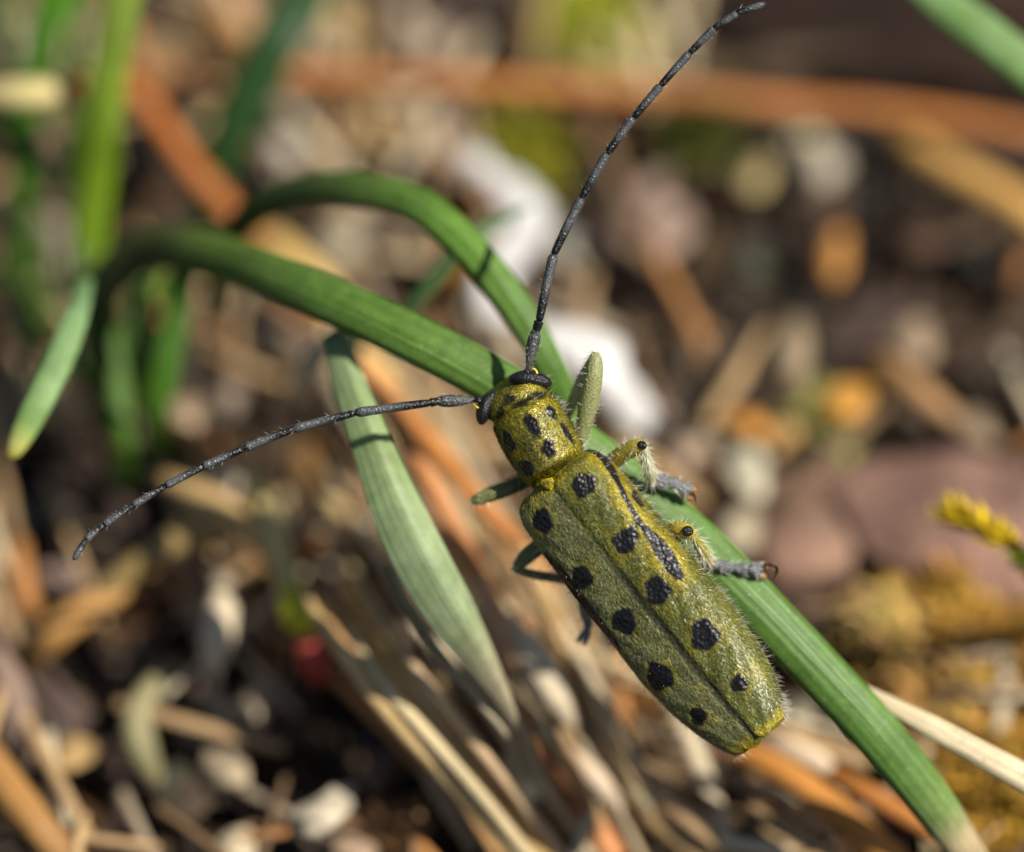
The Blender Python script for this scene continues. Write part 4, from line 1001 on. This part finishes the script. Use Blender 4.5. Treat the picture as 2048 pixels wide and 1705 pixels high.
def mixcol(a, b, t): return np.asarray(a) * (1 - t) + np.asarray(b) * t
ABLK = lin((15, 15, 17)); AGRY = lin((80, 82, 84))
def antenna(joints, radii, label, w_of):
    """joints: px positions from the head outwards; the first piece is the scape"""
    pts = np.array(joints, float); n = len(pts)
    sc = pts[:2]; L = sc[1] - sc[0]
    rows = [(*(sc[0] + L * t), w_of(0) * (1 - t) + w_of(1) * t, r) for t, r in ((0, 4.5), (.12, 5), (.3, 9), (.6, 12.5), (.85, 12), (1.0, 8))]
    root = tube_part('antenna', rows, M_ANT, beetle, lambda t: mixcol(lin((84, 84, 82)), ABLK, abs(t - .35) * 1.2 if t > .1 else .9), n=30)
    root['label'] = label
    sm = spline(np.concatenate([pts, np.zeros((n, 1))], 1), 400)
    tube_hairs(root, 40, .018, .0014, (.7, .7, .66), lean=.9)
    tube_hairs(root, 160, .010, .0014, (.36, .36, .38), lying=True)
    for k in range(1, n - 1):
        a, b = pts[k], pts[k + 1]; r0 = radii[min(k - 1, len(radii) - 1)]
        # bend each joint a little along the smooth curve
        tm = (pts[min(k + 2, n - 1)] - a) - (b - pts[max(k - 1, 0)])
        m = (a + b) / 2 - tm * .02
        seg = np.linalg.norm(b - a)
        wa, wb = w_of(k), w_of(k + 1)
        last = k == n - 2
        rows = [(*a, wa, r0 * .62), (*(a + (b - a) * .06), wa, r0 * .85), (*((a + m) / 2), (wa * 3 + wb) / 4, r0 * .93), (*m, (wa + wb) / 2, r0), (*((m + b) / 2), (wa + 3 * wb) / 4, r0 * 1.03), (*(a + (b - a) * .95), wb, r0 * (.7 if last else 1.08)), (*b, wb, r0 * (.25 if last else .72))]
        g = tube_part('antenna_segment', rows, M_ANT, root, (lambda t: ABLK) if seg < 30 else (lambda t: mixcol(ABLK, AGRY, smooth01(t, .22, .62) * (1 - .5 * smooth01(t, .9, 1)))), n=22)
    # hairs over the flagellum
    P = np.concatenate([V(pts[1:, 0], pts[1:, 1], np.array([w_of(k) for k in range(1, n)]))])
    sp = spline(P, 300); rr = np.interp(np.linspace(0, 1, 300), np.linspace(0, 1, len(radii)), radii) / S
    o_data[root.name] = (sp, rr)
    tube_hairs(root, 800, .009, .0012, (.26, .27, .28), lying=True)
    tube_hairs(root, 60, .018, .0012, (.8, .76, .66), lean=1.0)
antenna([(955, 801), (874, 803), (861, 806), (711, 826), (586, 859), (489, 897), (405, 934), (331, 972), (265, 1012), (208, 1050), (172, 1080), (147, 1121)],
        [8.5, 9, 8.6, 8.2, 8, 7.8, 7.4, 7.2, 7, 6.8, 6.6], 'antenna reaching over the broad pale leaf', lambda k: .05 - .012 * k)
antenna([(1054, 744), (1072, 662), (1078, 643), (1107, 510), (1163, 397), (1214, 308), (1267, 236), (1321, 172), (1379, 107), (1428, 58), (1474, 27), (1530, 8)],
        [9, 9.4, 9, 8.6, 8.4, 8.2, 7.8, 7.6, 7.2, 7, 6.6], 'upright antenna', lambda k: .03 - .008 * k)
# sockets
ellipsoid('antenna_socket', 1054, 744, .004, 7.5, 7, 9, 0, lin((24, 24, 26)), M_EYE, body)
ellipsoid('antenna_socket', 957, 801, .034, 7.5, 7, 9, 0, lin((24, 24, 26)), M_EYE, body)
def ring(px, py, w, R, r, a0, a1, col, parent):
    a = np.radians(np.linspace(a0, a1, 24))
    P = V(px + R * np.cos(a), py + R * .8 * np.sin(a), np.full(24, w))
    v, f, uv = loft(P, np.full(24, r / S), np.full(24, r / S), circle(8), -FWD)
    make('eye_rim', v, f, M_CUT, parent=parent, colors=np.tile(col, (len(v), 1)), mask=np.zeros(len(v)))
ring(1060, 748, -.004, 14, 2.4, -70, 110, lin((226, 206, 90)), body)
ring(960, 806, .028, 13, 2.2, 20, 170, lin((180, 160, 50)), body)

# legs
LG = lin((150, 144, 58)); LY = lin((196, 168, 40)); LD = lin((112, 116, 66)); TG = lin((120, 124, 124)); TO = lin((150, 106, 62)); PAL = lin((176, 178, 140))  # LD: darker tone for the left legs, the body's shade painted in
def leg(femur, tibia, tarsus, cols, label, knee=None, claw=None, hairs=70, lobes=True, tibia_tip=TO):
    fc, tc = cols
    root = tube_part('leg', femur, M_LEG, beetle, lambda t: mixcol(fc * .85, fc, t), n=30); root['label'] = label
    tube_hairs(root, hairs, .028, .0018, (.75, .73, .62)); tube_hairs(root, 900, .012, .0017, np.asarray(fc) * 1.7 + .03, lying=True)
    if tibia:
        ti = tube_part('tibia', tibia, M_LEG, root, lambda t: mixcol(tc, tibia_tip, smooth01(t, .55, 1) * .7), n=26)
        tube_hairs(ti, hairs, .034, .0018, (.82, .78, .62), lean=1.2); tube_hairs(ti, 450, .014, .0017, np.asarray(tc) * 1.5 + .04, lying=True)
    if knee: ellipsoid('knee', *knee, lin((18, 18, 22)), M_EYE, root, bare=1.0)
    for k in range(len(tarsus) - 1):
        a, b = np.array(tarsus[k], float), np.array(tarsus[k + 1], float)
        rows = [(*a[:3], a[3] * .5), (*(a[:3] * .8 + b[:3] * .2), a[3] * .8), (*(a[:3] * .3 + b[:3] * .7), a[3] * 1.05), (*(b[:3] * .97 + a[:3] * .03), a[3] * 1.0), (*b[:3], a[3] * .5)]
        g = tube_part('tarsal_segment', rows, M_LEG, root, lambda t: mixcol(TG * .35, TG * .65, t), n=18, flat=.7)
        tube_hairs(g, 45, .018, .0016, (.85, .84, .8), lean=1.6); tube_hairs(g, 260, .010, .0014, (.55, .57, .57), lying=True)
    if tarsus and lobes:
        a, b = np.array(tarsus[-2], float), np.array(tarsus[-1], float); d = unit((b - a)[:2]); q = np.array([-d[1], d[0]])
        for s_ in (-1, 1):
            c = b[:2] * .55 + a[:2] * .45 + q * s_ * b[3] * .7
            g = tube_part('tarsal_lobe', [(*c, b[2] + .012, 3), (*(c + d * 9), b[2] + .014, b[3] * .62), (*(c + d * 20), b[2] + .016, b[3] * .55), (*(c + d * 25), b[2] + .016, 2)], M_LEG, root, lambda t: mixcol(TG * .7, TO, smooth01(t, .3, .7)), n=14, flat=.6)
    if claw:
        for s_ in (-1, 1):
            c = np.array(claw, float)
            c[1:, 1] += s_ * np.linspace(0, 5, len(c) - 1); c[:, 2] += .004 * s_
            tube_part('claw', c, M_EYE, root, lambda t: lin((70, 40, 28)), n=14, K=8, bare=1.0)
    return root
# right front
leg([(1150, 905, .11, 12), (1163, 868, .09, 14), (1176, 812, .06, 20), (1186, 760, .035, 19), (1190, 722, .03, 15), (1190, 706, .035, 7)],
    [(1189, 712, .05, 7), (1172, 745, .08, 11), (1152, 790, .12, 12), (1140, 820, .16, 9), (1134, 838, .18, 5)],
    [(1136, 832, .17, 8), (1128, 852, .19, 8)], (lin((146, 150, 98)), PAL), 'right front leg raised beside the pronotum', hairs=110, lobes=False)
# right middle
leg([(1205, 945, .14, 14), (1232, 918, .09, 17), (1260, 900, .05, 17), (1282, 892, .025, 14), (1292, 895, .025, 6)],
    [(1287, 896, .03, 9), (1293, 920, .06, 12), (1299, 945, .10, 13), (1304, 966, .135, 9)],
    [(1302, 958, .13, 14), (1332, 963, .135, 13), (1357, 970, .137, 13), (1378, 984, .14, 13)], (lin((168, 154, 62)), PAL), 'right middle leg with a black knee spot gripping the blade\'s edge',
    knee=(1284, 891, .008, 10, 9, 8, 30), claw=[(1374, 988, .15, 2.5), (1387, 990, .15, 2.2), (1391, 1000, .155, 1)], hairs=130)
# right hind
leg([(1318, 1088, .13, 14), (1340, 1066, .06, 16), (1356, 1060, .02, 17), (1376, 1064, .0, 15), (1388, 1073, .005, 7)],
    [(1382, 1068, .01, 9), (1395, 1086, .04, 11), (1408, 1108, .085, 12), (1420, 1130, .13, 9)],
    [(1416, 1127, .135, 12), (1466, 1136, .135, 12), (1496, 1138, .13, 14), (1522, 1142, .135, 14)], (lin((178, 158, 52)), LG), 'right hind leg with a shiny black knee stretched over the blade',
    knee=(1375, 1063, -.022, 12, 11, 9, 0), claw=[(1528, 1130, .115, 4), (1548, 1130, .11, 3.5), (1556, 1140, .115, 2.2), (1548, 1153, .13, 1)], hairs=140)
# left front
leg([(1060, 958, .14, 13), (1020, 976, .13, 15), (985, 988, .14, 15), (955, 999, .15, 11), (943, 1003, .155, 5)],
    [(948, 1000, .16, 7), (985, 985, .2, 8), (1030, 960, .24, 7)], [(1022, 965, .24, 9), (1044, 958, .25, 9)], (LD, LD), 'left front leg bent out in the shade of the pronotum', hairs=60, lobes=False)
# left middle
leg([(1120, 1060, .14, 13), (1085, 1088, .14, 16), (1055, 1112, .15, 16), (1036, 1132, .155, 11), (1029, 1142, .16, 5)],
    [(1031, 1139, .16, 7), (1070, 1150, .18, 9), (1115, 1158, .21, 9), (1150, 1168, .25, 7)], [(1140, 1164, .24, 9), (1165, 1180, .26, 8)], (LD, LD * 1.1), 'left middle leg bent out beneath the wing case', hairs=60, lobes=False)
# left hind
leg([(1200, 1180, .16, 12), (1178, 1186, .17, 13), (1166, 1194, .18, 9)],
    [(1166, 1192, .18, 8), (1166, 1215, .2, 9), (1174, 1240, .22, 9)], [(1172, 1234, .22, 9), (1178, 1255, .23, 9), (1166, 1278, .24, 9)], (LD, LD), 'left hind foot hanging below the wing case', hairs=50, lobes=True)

for o in list(bpy.data.objects):
    if '_w' in o: del o['_w']
